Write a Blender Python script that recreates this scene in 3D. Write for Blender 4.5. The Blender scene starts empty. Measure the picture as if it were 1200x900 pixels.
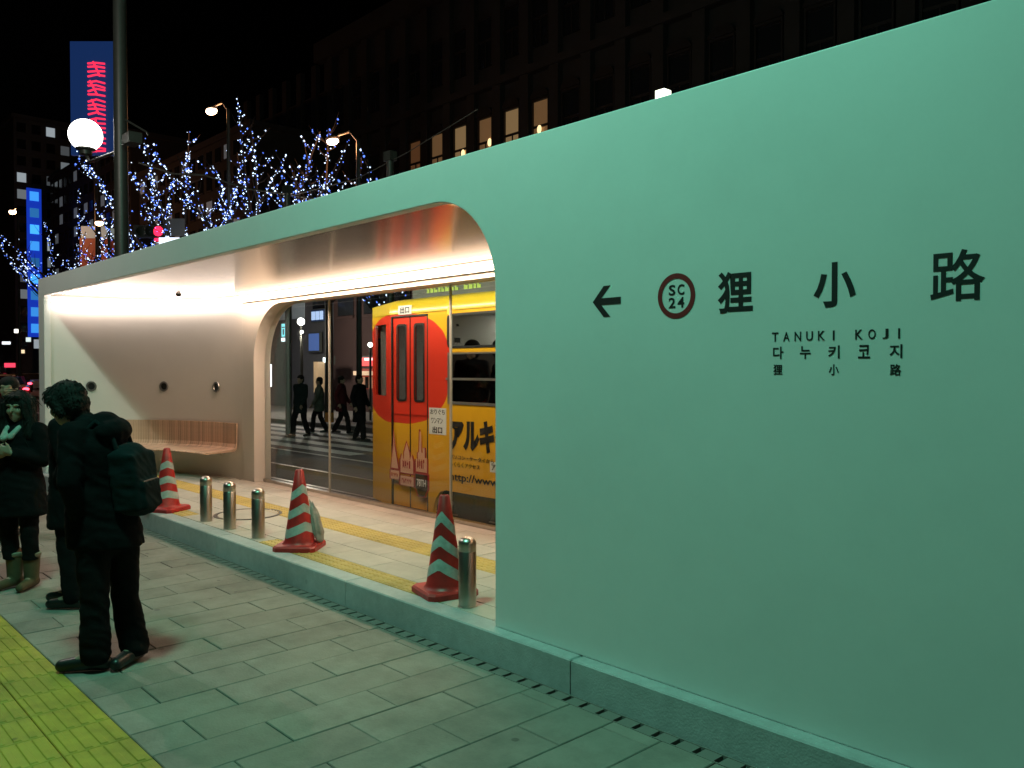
import bpy, bmesh, math, random
from mathutils import Vector, Matrix
random.seed(7)
R = math.radians
SC = bpy.context.scene
COL = SC.collection

# ---------------------------------------------------------------- camera, world, exposure
EYE = 1.79                      # camera height above the pavement (pavement slabs top = 0)
F, NX, HY = 980.0, 909.0, 431.0  # focal length in px of a 1200 px frame, facade vanishing point, horizon row
NN = math.hypot(F, NX)
cam_d = bpy.data.cameras.new('camera'); cam = bpy.data.objects.new('camera', cam_d); COL.objects.link(cam)
cam_d.sensor_width = 36.0; cam_d.lens = F / 1200 * 36; cam_d.clip_end = 600; cam_d.clip_start = 0.05
cam.location = (0, 0, EYE)
look = Vector((-F / NN, NX / NN, -(450 - HY) / F))
cam.rotation_euler = look.to_track_quat('-Z', 'Y').to_euler()
SC.camera = cam
w = bpy.data.worlds.new('World'); SC.world = w; w.use_nodes = True
nt = w.node_tree; bg = nt.nodes['Background']
sky = nt.nodes.new('ShaderNodeTexSky'); sky.sky_type = 'NISHITA'; sky.sun_disc = False
sky.sun_elevation = R(-6); sky.sun_rotation = R(200)
nt.links.new(sky.outputs[0], bg.inputs[0]); bg.inputs[1].default_value = 0.10
SC.view_settings.view_transform = 'Standard'; SC.view_settings.look = 'None'
SC.view_settings.exposure = 0; SC.view_settings.gamma = 1
SC.cycles.use_denoising = True
SC.cycles.sample_clamp_indirect = 4.0
SC.cycles.max_bounces = 8; SC.cycles.transparent_max_bounces = 12
SC.cycles.caustics_reflective = False; SC.cycles.caustics_refractive = False

def at(px, py, Y):
    """the place at distance Y behind the camera line whose direction was measured on the photograph"""
    u, v = px - 600, HY - py
    t = Y * NN / (F * (u + NX))
    return Vector((-(F * F - NX * u) / NN * t, Y, EYE + v * t))
def ground(px, py, z=0.0):
    u, v = px - 600, py - HY
    t = (EYE - z) / v
    return Vector((-(F * F - NX * u) / NN * t, F * (u + NX) / NN * t, z))

# ---------------------------------------------------------------- materials
def mat(name, col, rough=.6, metal=0.0, var=0.0, scale=6.0, bump=0.0, bscale=40.0, objvar=0.0, spec=.5, coat=0.0):
    m = bpy.data.materials.new(name); m.use_nodes = True
    n = m.node_tree.nodes; l = m.node_tree.links; p = n['Principled BSDF']
    p.inputs['Roughness'].default_value = rough; p.inputs['Metallic'].default_value = metal
    p.inputs['Specular IOR Level'].default_value = spec; p.inputs['Coat Weight'].default_value = coat
    c = (*col, 1); p.inputs['Base Color'].default_value = c
    out = None
    if var or objvar:
        hsv = n.new('ShaderNodeHueSaturation'); hsv.inputs['Color'].default_value = c
        add = None
        if var:
            tc = n.new('ShaderNodeTexCoord'); no = n.new('ShaderNodeTexNoise'); no.inputs['Scale'].default_value = scale
            no.inputs['Detail'].default_value = 6; no.inputs['Roughness'].default_value = .65
            if objvar:
                oi = n.new('ShaderNodeObjectInfo'); ad = n.new('ShaderNodeVectorMath'); ad.operation = 'ADD'
                l.new(tc.outputs['Object'], ad.inputs[0]); l.new(oi.outputs['Location'], ad.inputs[1]); l.new(ad.outputs[0], no.inputs['Vector'])
            else:
                l.new(tc.outputs['Object'], no.inputs['Vector'])
            mr = n.new('ShaderNodeMapRange'); mr.inputs[1].default_value = .25; mr.inputs[2].default_value = .75
            mr.inputs[3].default_value = 1 - var; mr.inputs[4].default_value = 1 + var
            l.new(no.outputs[0], mr.inputs[0]); add = mr.outputs[0]
        if objvar:
            oi = n.new('ShaderNodeObjectInfo'); mr2 = n.new('ShaderNodeMapRange')
            mr2.inputs[3].default_value = 1 - objvar; mr2.inputs[4].default_value = 1 + objvar
            l.new(oi.outputs['Random'], mr2.inputs[0])
            if add:
                mu = n.new('ShaderNodeMath'); mu.operation = 'MULTIPLY'; l.new(add, mu.inputs[0]); l.new(mr2.outputs[0], mu.inputs[1]); add = mu.outputs[0]
            else: add = mr2.outputs[0]
        l.new(add, hsv.inputs['Value']); l.new(hsv.outputs[0], p.inputs['Base Color'])
    if bump:
        tc = n.new('ShaderNodeTexCoord'); no = n.new('ShaderNodeTexNoise'); no.inputs['Scale'].default_value = bscale; no.inputs['Detail'].default_value = 4
        l.new(tc.outputs['Object'], no.inputs['Vector'])
        b = n.new('ShaderNodeBump'); b.inputs['Strength'].default_value = bump; b.inputs['Distance'].default_value = .01
        l.new(no.outputs[0], b.inputs['Height']); l.new(b.outputs[0], p.inputs['Normal'])
    return m
def grime(m, stain=.35, gum=.5, scale=1.3):
    """dark stains and small trodden gum spots over a paving material (world-continuous)"""
    n = m.node_tree.nodes; l = m.node_tree.links; p = n['Principled BSDF']; src = p.inputs['Base Color'].links[0].from_socket
    g = n.new('ShaderNodeNewGeometry')
    no = n.new('ShaderNodeTexNoise'); no.inputs['Scale'].default_value = scale; no.inputs['Detail'].default_value = 8; no.inputs['Roughness'].default_value = .7; l.new(g.outputs['Position'], no.inputs['Vector'])
    r1 = n.new('ShaderNodeMapRange'); r1.inputs[1].default_value = .45; r1.inputs[2].default_value = .72; r1.inputs[3].default_value = 1; r1.inputs[4].default_value = 1 - stain; l.new(no.outputs[0], r1.inputs[0])
    vo = n.new('ShaderNodeTexVoronoi'); vo.inputs['Scale'].default_value = 3.2; l.new(g.outputs['Position'], vo.inputs['Vector'])
    r2 = n.new('ShaderNodeMapRange'); r2.inputs[1].default_value = .05; r2.inputs[2].default_value = .075; r2.inputs[3].default_value = 1 - gum; r2.inputs[4].default_value = 1; l.new(vo.outputs['Distance'], r2.inputs[0])
    mu = n.new('ShaderNodeMath'); mu.operation = 'MULTIPLY'; l.new(r1.outputs[0], mu.inputs[0]); l.new(r2.outputs[0], mu.inputs[1])
    h = n.new('ShaderNodeHueSaturation'); l.new(src, h.inputs['Color']); l.new(mu.outputs[0], h.inputs['Value']); l.new(h.outputs[0], p.inputs['Base Color'])
    r3 = n.new('ShaderNodeMapRange'); r3.inputs[3].default_value = p.inputs['Roughness'].default_value - .12; r3.inputs[4].default_value = min(1, p.inputs['Roughness'].default_value + .15); l.new(no.outputs[0], r3.inputs[0]); l.new(r3.outputs[0], p.inputs['Roughness'])
    return m
def emit(name, col, s, sample=False):
    m = bpy.data.materials.new(name); m.use_nodes = True
    p = m.node_tree.nodes['Principled BSDF']; p.inputs['Base Color'].default_value = (*[c * .5 for c in col], 1)
    p.inputs['Emission Color'].default_value = (*col, 1); p.inputs['Emission Strength'].default_value = s
    m.cycles.emission_sampling = 'FRONT' if sample else 'NONE'
    return m
def glassmat(name, tint=(.9, .93, .92), ior=1.5, rough=0.0):
    m = bpy.data.materials.new(name); m.use_nodes = True; n = m.node_tree.nodes; l = m.node_tree.links
    n.remove(n['Principled BSDF']); o = n['Material Output']
    t = n.new('ShaderNodeBsdfTransparent'); t.inputs[0].default_value = (*tint, 1)
    g = n.new('ShaderNodeBsdfGlossy'); g.inputs['Roughness'].default_value = rough
    lw = n.new('ShaderNodeLayerWeight'); lw.inputs[0].default_value = .5
    pw_ = n.new('ShaderNodeMath'); pw_.operation = 'POWER'; pw_.inputs[1].default_value = 5.0; l.new(lw.outputs['Facing'], pw_.inputs[0])
    f0 = ((ior - 1) / (ior + 1)) ** 2
    ma = n.new('ShaderNodeMath'); ma.operation = 'MULTIPLY_ADD'; ma.inputs[1].default_value = 1 - f0; ma.inputs[2].default_value = f0; l.new(pw_.outputs[0], ma.inputs[0])
    mx = n.new('ShaderNodeMixShader'); l.new(ma.outputs[0], mx.inputs[0]); l.new(t.outputs[0], mx.inputs[1]); l.new(g.outputs[0], mx.inputs[2]); l.new(mx.outputs[0], o.inputs[0])
    return m

M = {}
M['white'] = mat('white_painted_panel', (.74, .75, .73), .42, var=.035, scale=1.1, bump=.04, bscale=2.2)
M['cream'] = mat('white_painted_interior', (.78, .74, .68), .5, var=.03, scale=1.6)
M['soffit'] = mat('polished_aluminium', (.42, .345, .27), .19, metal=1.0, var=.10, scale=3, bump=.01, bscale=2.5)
M['roof'] = mat('roof_sheet', (.25, .26, .26), .6)
M['ring'] = mat('porthole_steel', (.35, .34, .32), .35, metal=.8)
M['dark'] = mat('black_rubber', (.012, .012, .012), .5)
M['glass'] = glassmat('clear_glass')
M['glass_edge'] = mat('glass_edge_seal', (.55, .55, .5), .3)
M['ink'] = mat('black_vinyl', (.006, .009, .008), .55)
M['redvinyl'] = mat('red_vinyl', (.22, .012, .012), .55)
M['slab'] = mat('pavement_slab', (.26, .235, .20), .72, var=.16, scale=5, bump=.25, bscale=70, objvar=.12)
M['bed'] = mat('joint_mortar', (.075, .065, .055), .9, var=.2, scale=9)
M['ptile'] = mat('platform_slab', (.50, .45, .39), .6, var=.10, scale=4, bump=.12, bscale=80, objvar=.07)
M['kerb'] = mat('granite_kerb', (.44, .47, .47), .7, var=.12, scale=14, bump=.25, bscale=90, objvar=.05)
M['tactile'] = mat('yellow_tactile', (.56, .38, .10), .6, var=.10, scale=5, objvar=.06)
M['tactile2'] = mat('yellow_tactile_weathered', (.46, .34, .03), .6, var=.12, scale=5, objvar=.06)
M['asphalt'] = mat('asphalt', (.045, .043, .042), .75, var=.25, scale=2.5, bump=.3, bscale=60)
M['paint'] = mat('road_paint', (.72, .70, .66), .7, var=.25, scale=7)
M['steel'] = mat('brushed_stainless', (.50, .47, .42), .34, metal=1.0, var=.08, scale=20)
M['iron'] = mat('cast_iron', (.10, .09, .08), .5, metal=.6, var=.2, scale=20)
M['conered'] = mat('red_cone_plastic', (.50, .022, .02), .42, var=.15, scale=12, objvar=.06)
M['conewhite'] = mat('reflective_white_sheet', (.50, .52, .49), .5, var=.18, scale=14)
M['bag'] = mat('crumpled_grey_plastic', (.34, .30, .27), .4, var=.25, scale=20)
M['grate'] = mat('drain_grate', (.20, .19, .17), .7)

for k_, a_, b_ in (('slab', .38, .45), ('ptile', .22, .3), ('tactile', .35, .3), ('tactile2', .45, .45), ('kerb', .28, .2), ('conered', .35, .0), ('conewhite', .45, .0), ('white', .07, 0)): grime(M[k_], a_, b_, {'conered': 9.0, 'conewhite': 9.0, 'white': .7}.get(k_, 1.3))
# ---------------------------------------------------------------- mesh helpers
WORK = bpy.data.scenes.new('work')          # empty side scene for evaluating single objects quickly
def evaluated_mesh(o):
    WORK.collection.objects.link(o); vl = WORK.view_layers[0]; vl.update()
    me = bpy.data.meshes.new_from_object(o.evaluated_get(vl.depsgraph)); WORK.collection.objects.unlink(o)
    return me
class MB:
    def __init__(s): s.v = []; s.f = []; s.m = []
    def add(s, vs, fs, mi=0):
        k = len(s.v); s.v += [tuple(v) for v in vs]; s.f += [tuple(i + k for i in f) for f in fs]; s.m += [mi] * len(fs); return s
    def box(s, x0, x1, y0, y1, z0, z1, mi=0):
        x0, x1 = min(x0, x1), max(x0, x1); y0, y1 = min(y0, y1), max(y0, y1); z0, z1 = min(z0, z1), max(z0, z1)
        return s.add([(x0, y0, z0), (x1, y0, z0), (x1, y1, z0), (x0, y1, z0), (x0, y0, z1), (x1, y0, z1), (x1, y1, z1), (x0, y1, z1)],
                     [(0, 3, 2, 1), (4, 5, 6, 7), (0, 1, 5, 4), (1, 2, 6, 5), (2, 3, 7, 6), (3, 0, 4, 7)], mi)
    def slab(s, x0, x1, y0, y1, z0, z1, b=.004, mi=0):
        """box with chamfered top edges"""
        return s.add([(x0, y0, z0), (x1, y0, z0), (x1, y1, z0), (x0, y1, z0),
                      (x0, y0, z1 - b), (x1, y0, z1 - b), (x1, y1, z1 - b), (x0, y1, z1 - b),
                      (x0 + b, y0 + b, z1), (x1 - b, y0 + b, z1), (x1 - b, y1 - b, z1), (x0 + b, y1 - b, z1)],
                     [(0, 3, 2, 1), (8, 9, 10, 11), (0, 1, 5, 4), (1, 2, 6, 5), (2, 3, 7, 6), (3, 0, 4, 7),
                      (4, 5, 9, 8), (5, 6, 10, 9), (6, 7, 11, 10), (7, 4, 8, 11)], mi)
    def lathe(s, prof, n=24, c=(0, 0, 0), mi=0):
        vs = []; fs = []
        for r, z in prof:
            for i in range(n):
                a = 2 * math.pi * i / n; vs.append((c[0] + r * math.cos(a), c[1] + r * math.sin(a), c[2] + z))
        for j in range(len(prof) - 1):
            for i in range(n): fs.append((j * n + i, j * n + (i + 1) % n, (j + 1) * n + (i + 1) % n, (j + 1) * n + i))
        fs.append(tuple(range(n - 1, -1, -1))); fs.append(tuple((len(prof) - 1) * n + i for i in range(n)))
        return s.add(vs, fs, mi)
    def tube(s, pts, rad, n=8, mi=0):
        pts = [Vector(p) for p in pts]
        if not isinstance(rad, (list, tuple)): rad = [rad] * len(pts)
        vs = []; fs = []; up = None
        for i, p in enumerate(pts):
            d = (pts[min(i + 1, len(pts) - 1)] - pts[max(i - 1, 0)])
            d = d.normalized() if d.length > 1e-9 else Vector((0, 0, 1))
            if up is None: up = Vector((0, 0, 1)) if abs(d.z) < .9 else Vector((1, 0, 0))
            a = d.cross(up).normalized(); b = a.cross(d).normalized(); up = b
            for k in range(n):
                th = 2 * math.pi * k / n; vs.append(p + (a * math.cos(th) + b * math.sin(th)) * rad[i])
        for i in range(len(pts) - 1):
            for k in range(n): fs.append((i * n + k, (i + 1) * n + k, (i + 1) * n + (k + 1) % n, i * n + (k + 1) % n))
        fs.append(tuple(range(n))); fs.append(tuple((len(pts) - 1) * n + k for k in range(n - 1, -1, -1)))
        return s.add(vs, fs, mi)
    def prism(s, poly, axis, a0, a1, mi=0):
        """poly: 2-D outline. axis 'y': (x,z) swept y a0..a1; axis 'z': (x,y) swept z"""
        n = len(poly)
        if axis == 'y': vs = [(p[0], a0, p[1]) for p in poly] + [(p[0], a1, p[1]) for p in poly]
        elif axis == 'z': vs = [(p[0], p[1], a0) for p in poly] + [(p[0], p[1], a1) for p in poly]
        else: vs = [(a0, p[0], p[1]) for p in poly] + [(a1, p[0], p[1]) for p in poly]
        fs = [tuple(range(n)), tuple(range(2 * n - 1, n - 1, -1))]
        fs += [(i, n + i, n + (i + 1) % n, (i + 1) % n) for i in range(n)]
        return s.add(vs, fs, mi)
    def ball(s, c, r, n=12, m=8, mi=0):
        if not isinstance(r, (list, tuple)): r = (r, r, r)
        vs = [(c[0], c[1], c[2] - r[2])]; fs = []
        for j in range(1, m):
            ph = -math.pi / 2 + math.pi * j / m
            for i in range(n):
                a = 2 * math.pi * i / n; vs.append((c[0] + r[0] * math.cos(ph) * math.cos(a), c[1] + r[1] * math.cos(ph) * math.sin(a), c[2] + r[2] * math.sin(ph)))
        vs.append((c[0], c[1], c[2] + r[2])); t = len(vs) - 1
        for i in range(n): fs.append((0, 1 + (i + 1) % n, 1 + i)); fs.append((t, t - n + i, t - n + (i + 1) % n))
        for j in range(m - 2):
            for i in range(n): fs.append((1 + j * n + i, 1 + j * n + (i + 1) % n, 1 + (j + 1) * n + (i + 1) % n, 1 + (j + 1) * n + i))
        return s.add(vs, fs, mi)
    def mesh(s, name, mats):
        me = bpy.data.meshes.new(name); me.from_pydata(s.v, [], s.f)
        if not isinstance(mats, (list, tuple)): mats = [mats]
        for m in mats: me.materials.append(m)
        if len(mats) > 1: me.polygons.foreach_set('material_index', s.m)
        bm = bmesh.new(); bm.from_mesh(me); bmesh.ops.recalc_face_normals(bm, faces=bm.faces); bm.to_mesh(me); bm.free()
        return me
    def build(s, name, mats, parent=None, loc=None, smooth=None):
        me = s.mesh(name, mats)
        if smooth is not None:
            for p in me.polygons: p.use_smooth = True
            me.set_sharp_from_angle(angle=R(smooth))
        return link(name, me, parent, loc)
def link(name, me, parent=None, loc=None, rot=None):
    o = bpy.data.objects.new(name, me); COL.objects.link(o)
    if parent: o.parent = parent
    if loc is not None: o.location = loc
    if rot is not None: o.rotation_euler = rot
    return o
def tag(o, label=None, cat=None, group=None, kind=None):
    if label: o['label'] = label
    if cat: o['category'] = cat
    if group: o['group'] = group
    if kind: o['kind'] = kind
    return o
def thing(name, label, cat, loc=(0, 0, 0), rz=0, group=None):
    o = bpy.data.objects.new(name, None); COL.objects.link(o); o.location = loc; o.rotation_euler = (0, 0, rz)
    o.empty_display_size = .1
    return tag(o, label, cat, group)
def copy_tree(o, parent=None):
    c = o.copy(); COL.objects.link(c)
    if parent: c.parent = parent
    for ch in [q for q in bpy.data.objects if q.parent == o]: copy_tree(ch, c)
    return c
def text(name, body, x, y, z, width, height, m, parent=None, bold=0.0, rotz=0.0, thick=.0012):
    """printed characters fitted to width x height, facing -y (turned by rotz)"""
    c = bpy.data.curves.new(name, 'FONT'); c.body = body; c.extrude = thick / 2; c.offset = bold; c.align_x = 'CENTER'; c.resolution_u = 3
    o = bpy.data.objects.new(name, c)
    me = evaluated_mesh(o)
    bpy.data.objects.remove(o); bpy.data.curves.remove(c)
    xs = [v.co.x for v in me.vertices]; ys = [v.co.y for v in me.vertices]
    cx, cy = (min(xs) + max(xs)) / 2, (min(ys) + max(ys)) / 2
    sx = width / (max(xs) - min(xs)); sy = height / (max(ys) - min(ys))
    for v in me.vertices: v.co = ((v.co.x - cx) * sx, v.co.z, (v.co.y - cy) * sy)
    me.materials.clear(); me.materials.append(m)
    if parent is not None and parent.type == 'EMPTY': loc = Vector((x, y, z)) - parent.location
    else: loc = (x, y, z)
    return link(name, me, parent, loc, (0, 0, rotz))
def arc(cx, cy, r, a0, a1, n):
    return [(cx + r * math.cos(R(a0 + (a1 - a0) * i / n)), cy + r * math.sin(R(a0 + (a1 - a0) * i / n))) for i in range(n + 1)]

# ---------------------------------------------------------------- ground
PZ = .19                                    # platform top
RZ = -.12                                   # road surface
KY = 3.33                                   # street face of the kerb
road = MB().box(-260, 160, 5.5, 200, RZ - .3, RZ).build('road', M['asphalt']); tag(road, kind='structure')
base = MB().box(-260, 160, -60, 5.5, -.42, -.035).build('pavement', M['bed']); tag(base, kind='structure')
def in_frame(p):
    d = Vector(p) - Vector((0, 0, EYE)); zc = d.dot(look.normalized())
    if zc < .2: return None
    rt = Vector((NX / NN, F / NN, 0))
    return 600 + F * d.dot(rt) / zc, HY + F * (EYE - p[2]) / zc, zc
tile = MB().slab(.002, .298, .002, .598, -.035, 0).mesh('slab', M['slab'])
cells = []; rest = MB()
for i in range(-20, 95):
    for j in range(-14, 6):
        x = -.03 - .3 * (i + 1); y = 3.2 - .6 * (j + 1) + (.3 if i % 2 else 0) - .06
        if y > 3.18: continue
        y1 = min(y + .6, 3.235)
        if .78 - .1 < y + .3 and y < 1.38 and y + .6 > .80: pass
        cells.append((x, y, y1))
def dist(c): return math.hypot(c[0] + .15, c[1] + .3)
vis = []
for c in cells:
    q = in_frame((c[0] + .15, c[1] + .3, 0))
    if q and -40 < q[0] < 1240 and q[1] < 960: vis.append(c)
vis.sort(key=dist); near = set(vis[:285])
TY0, TY1 = .78, 1.38                        # band of guide blocks in the pavement
def clip_cell(c):
    x, y, y1 = c
    segs = []
    if y < TY0: segs.append((y, min(y1, TY0)))
    if y1 > TY1: segs.append((max(y, TY1), y1))
    return [(a, b) for a, b in segs if b - a > .02]
for c in cells:
    for a, b in clip_cell(c):
        full = abs((b - a) - .6) < .001
        if c in near:
            if full: o = link('slab', tile, base, (c[0], a, 0))
            else: o = MB().slab(.003, .297, .003, b - a - .003, -.035, 0).build('slab', M['slab'], base, (c[0], a, 0))
            o.location.z = random.uniform(-.0015, .0015); o.rotation_euler = (random.uniform(-.002, .002), random.uniform(-.004, .004), 0)
        else: rest.slab(c[0] + .003, c[0] + .297, a + .003, b - .003, -.035, 0)
r_ = rest.build('slab_field', M['slab'], base); r_['kind'] = 'stuff'
# guide blocks: four raised bars each, 300 x 300
gb = MB().slab(.002, .298, .002, .298, -.035, .001)
for k in range(4): gb.slab(.015, .285, .030 + k * .068, .030 + k * .068 + .036, .001, .006, .004)
gme = gb.mesh('guide_block', M['tactile2'])
for i in range(-8, 50):
    for k in range(2): link('guide_block', gme, base, (-.3 * (i + 1), TY0 + .3 * k, 0))
# drain along the kerb
dr = thing('slot_drain', 'dark slotted drain running along the foot of the pale kerb', 'drain', (-8, 3.28, -.03))
MB().box(-12, 14, -.045, .045, -.004, 0).build('channel', M['dark'], dr)
g = MB()
for i in range(216): g.box(-12 + .12 * i, -12 + .12 * i + .092, -.043, .043, .001, .027)
g.box(-12, 14, -.047, -.040, .0, .03); g.box(-12, 14, .040, .047, .0, .03)
tag(g.build('grate', M['grate'], dr), kind='stuff')

# platform
plat = MB().box(-16, 4, KY + .17, 5.56, -.3, PZ - .03).build('platform', M['bed']); tag(plat, kind='structure')
kx = 4.0
edges = [4.0, 1.5, -.82, -3.12, -5.43, -7.72, -10.0, -12.3, -14.6, -16.0]
for a, b in zip(edges[:-1], edges[1:]):
    MB().slab(b + .004, a - .004, KY, KY + .165, -.1, PZ + .001, .008).build('kerb_stone', M['kerb'], plat)
SH_FRONT, SH_BACK = 3.42, 5.29
# platform slabs and tactile rows: y bands
bands = [(KY + .17, 3.70, 'a'), (3.70, 4.00, 's'), (4.00, 4.30, 's'), (4.30, 4.60, 't'), (4.60, 4.92, 's'), (4.92, 5.24, 's'), (5.24, 5.55, 's')]
dome = MB().slab(.002, .298, 0, .2, -.03, .0)
def tact_mesh(dy):
    t = MB().slab(.002, .298, .002, dy - .002, -.03, 0); ny = 5 if dy > .25 else 3
    for i in range(5):
        for j in range(ny):
            x, y = .03 + i * .06, dy * (j + .5) / ny
            t.add([(x - .017, y - .017, 0), (x + .017, y - .017, 0), (x + .017, y + .017, 0), (x - .017, y + .017, 0),
                   (x - .010, y - .010, .005), (x + .010, y - .010, .005), (x + .010, y + .010, .005), (x - .010, y + .010, .005)],
                  [(4, 5, 6, 7), (0, 1, 5, 4), (1, 2, 6, 5), (2, 3, 7, 6), (3, 0, 4, 7)])
    return t.mesh('tactile_tile', M['tactile'])
tm = {}
for bi, (y0, y1, k) in enumerate(bands):
    dy = y1 - y0
    sm = MB().slab(.003, .597, .003, dy - .003, -.03, 0).mesh('platform_slab', M['ptile'])
    tmm = tact_mesh(dy)
    def istact(x):
        if k == 't': return x < -4.0 or True
        if k == 'a': return (-7.05 < x < -4.6) or (-11.9 < x < -9.0)
        return False
    x = -15.0 if k != 's' else -15.0 + (.3 if bi % 2 else 0)
    while x < 1.0:
        if istact(x + .15):
            link('tactile_tile', tmm, plat, (x, y0, PZ)); x += .3
        else:
            o = link('platform_slab', sm, plat, (x, y0, PZ + random.uniform(-.001, .0005))); x += .6

# ---------------------------------------------------------------- shelter
sh = thing('tram_shelter', 'long white tram stop shelter with rounded opening and kanji lettering', 'shelter', (-8, 4.3, PZ))
SL = Vector((-8, 4.3, PZ))
def S(mb, name, m, smooth=None):
    mb.v = [(v[0] - SL.x, v[1] - SL.y, v[2] - SL.z) for v in mb.v]
    return mb.build(name, m, sh, smooth=smooth)
TOP, SOF = 3.15, 2.886
OL, OR = -14.1, -3.84
rr = .62
outline = [(3, PZ + .001), (3, TOP), (-14.4, TOP), (-14.4, PZ + .001), (OL, PZ + .001), (OL, SOF - .03)]
outline += [(OL + .03, SOF)]
outline += arc(OR - rr, SOF - rr, rr, 90, 0, 16)
outline += [(OR, PZ + .001)]
fac = S(MB().prism(outline, 'y', SH_FRONT, SH_FRONT + .09), 'facade', M['white'], smooth=30)
bev = fac.modifiers.new('bevel', 'BEVEL'); bev.width = .006; bev.segments = 2; bev.limit_method = 'ANGLE'; bev.angle_limit = R(50)
# soffit and its curved right end, one polished sheet
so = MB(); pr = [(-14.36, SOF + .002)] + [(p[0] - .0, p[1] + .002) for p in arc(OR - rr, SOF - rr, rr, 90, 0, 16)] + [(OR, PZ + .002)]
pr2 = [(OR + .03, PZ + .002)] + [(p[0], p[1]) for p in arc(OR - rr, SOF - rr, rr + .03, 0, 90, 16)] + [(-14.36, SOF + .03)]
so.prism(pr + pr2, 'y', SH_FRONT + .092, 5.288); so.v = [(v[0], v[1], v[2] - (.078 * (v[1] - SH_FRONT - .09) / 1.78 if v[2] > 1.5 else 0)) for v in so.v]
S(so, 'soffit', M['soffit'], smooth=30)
S(MB().box(-14.38, 2.98, SH_FRONT + .092, 5.60, SOF + .04, TOP - .012), 'roof', M['roof'])
# curved end wall
CX, CY, CR = -11.35, 2.19, 3.10
inner = [(CX - CR * math.cos(R(a)), CY + CR * math.sin(R(a))) for a in [25.0 + 65.0 * i / 40 for i in range(41)]]
poly = inner + [(-11.35, 5.54), (-14.38, 5.54), (-14.38, inner[0][1])]
S(MB().prism(poly, 'z', PZ + .001, SOF + .001), 'end_wall', M['cream'], smooth=20)
# back wall with rounded opening
bt, bl, br, brad = 2.655, -11.0, -4.3, .80
bo = [(2.98, PZ + .001), (2.98, SOF + .001), (-11.348, SOF + .001), (-11.348, PZ + .001), (bl, PZ + .001)]
bo += arc(bl + brad, bt - brad, brad, 180, 90, 16) + arc(br - brad, bt - brad, brad, 90, 0, 16) + [(br, PZ + .001)]
S(MB().prism(bo, 'y', SH_BACK, 5.54), 'back_wall', M['cream'], smooth=30)
# glass screen
GY = 5.45
for a, b in ((-11.06, -9.262), (-9.238, -6.832), (-6.808, -4.2)):
    gp = S(MB().box(a, b, GY, GY + .012, PZ + .04, bt + .05), 'glass_pane', M['glass'])
S(MB().box(-9.259, -9.241, GY - .006, GY + .018, PZ + .04, bt + .04), 'glass_seal', M['glass_edge'])
S(MB().box(-6.829, -6.811, GY - .006, GY + .018, PZ + .04, bt + .04), 'glass_seal', M['glass_edge'])
S(MB().box(-11.0, -4.3, GY - .03, GY + .04, PZ + .002, PZ + .04), 'glass_channel', M['steel'])
# light strip: along the back wall, then round the curved end wall
LZ0, LZ1 = 2.738, 2.792
M['strip'] = emit('warm_light_strip', (1.0, .84, .68), 2.4, sample=True)
M['strip4'] = emit('warm_down_light', (1.0, .71, .51), 58, sample=True)
M['strip2'] = emit('warm_cove_strip', (1.0, .84, .74), 33, sample=True)
M['strip3'] = emit('warm_added_eave_light', (1.0, .86, .66), 44, sample=True)  # for the added strip facing the tram
def ribbon(path, inset, thick, z0, z1):
    """closed bar following a plan path; inset and thick are measured towards the room"""
    m = MB(); q = []; n = len(path)
    for i, (x, y) in enumerate(path):
        a, b = path[max(i - 1, 0)], path[min(i + 1, n - 1)]; d = Vector((b[0] - a[0], b[1] - a[1])).normalized(); nx, ny = d.y, -d.x
        for o, z in ((inset, z0), (inset, z1), (inset + thick, z1), (inset + thick, z0)): q.append((x + nx * o, y + ny * o, z))
    f = [(i * 4 + k, i * 4 + (k + 1) % 4, i * 4 + 4 + (k + 1) % 4, i * 4 + 4 + k) for i in range(n - 1) for k in range(4)] + [(0, 1, 2, 3), (4 * n - 4, 4 * n - 3, 4 * n - 2, 4 * n - 1)]
    return m.add(q, f)
curve = [(CX - CR * math.cos(R(a)), CY + CR * math.sin(R(a))) for a in [26.5 + 63.5 * i / 40 for i in range(41)]]
S(ribbon(curve, .085, .03, 2.755, 2.785), 'light_strip', M['strip2'])          # stands off the wall and washes it
back = [curve[-1], (-3.9, SH_BACK)]
S(ribbon(back, .118, .006, 2.750, LZ1), 'light_strip', M['strip'])             # visible front diffuser
S(ribbon(back, .030, .087, 2.766, 2.770), 'down_light', M['strip4'])
S(ribbon(back, .001, .027, 2.715, 2.800), 'strip_shade_lip', M['cream'])            # opaque lip added to keep the strip's light off the wall
S(MB().box(-11.0, -3.9, 5.545, 5.60, 2.80, 2.85), 'added_tram_side_light', M['strip3'])   # unseen strip added under the eave to brighten the tram side
# portholes
for a in (36.0, 57.5, 77.0):
    ph = link('porthole', MB().lathe([(.05, 0), (.076, .0), (.080, .008), (.076, .016), (.056, .016), (.052, .004)], 28).mesh('porthole', M['ring']), sh)
    dirv = Vector((math.cos(R(a)), -math.sin(R(a)), 0))      # inward
    p = Vector((CX - (CR - .001) * math.cos(R(a)), CY + (CR - .001) * math.sin(R(a)), 1.505))
    ph.location = p - SL; ph.rotation_euler = dirv.to_track_quat('Z', 'Y').to_euler()
    MB().lathe([(.0, .003), (.05, .003), (.05, .007), (.0, .007)], 24).build('pane', M['dark'], ph)
# small dome camera under the soffit
dc = Vector((-12.05, 4.66, SOF))
S(MB().lathe([(.0, -.0), (.055, -.001), (.06, -.02), (.055, -.035), (.0, -.036)], 24, dc), 'camera_base', M['ring'], smooth=40)
S(MB().ball(dc + Vector((0, 0, -.036)), (.048, .048, .045), 20, 12), 'camera_dome', M['dark'], smooth=60)
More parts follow.
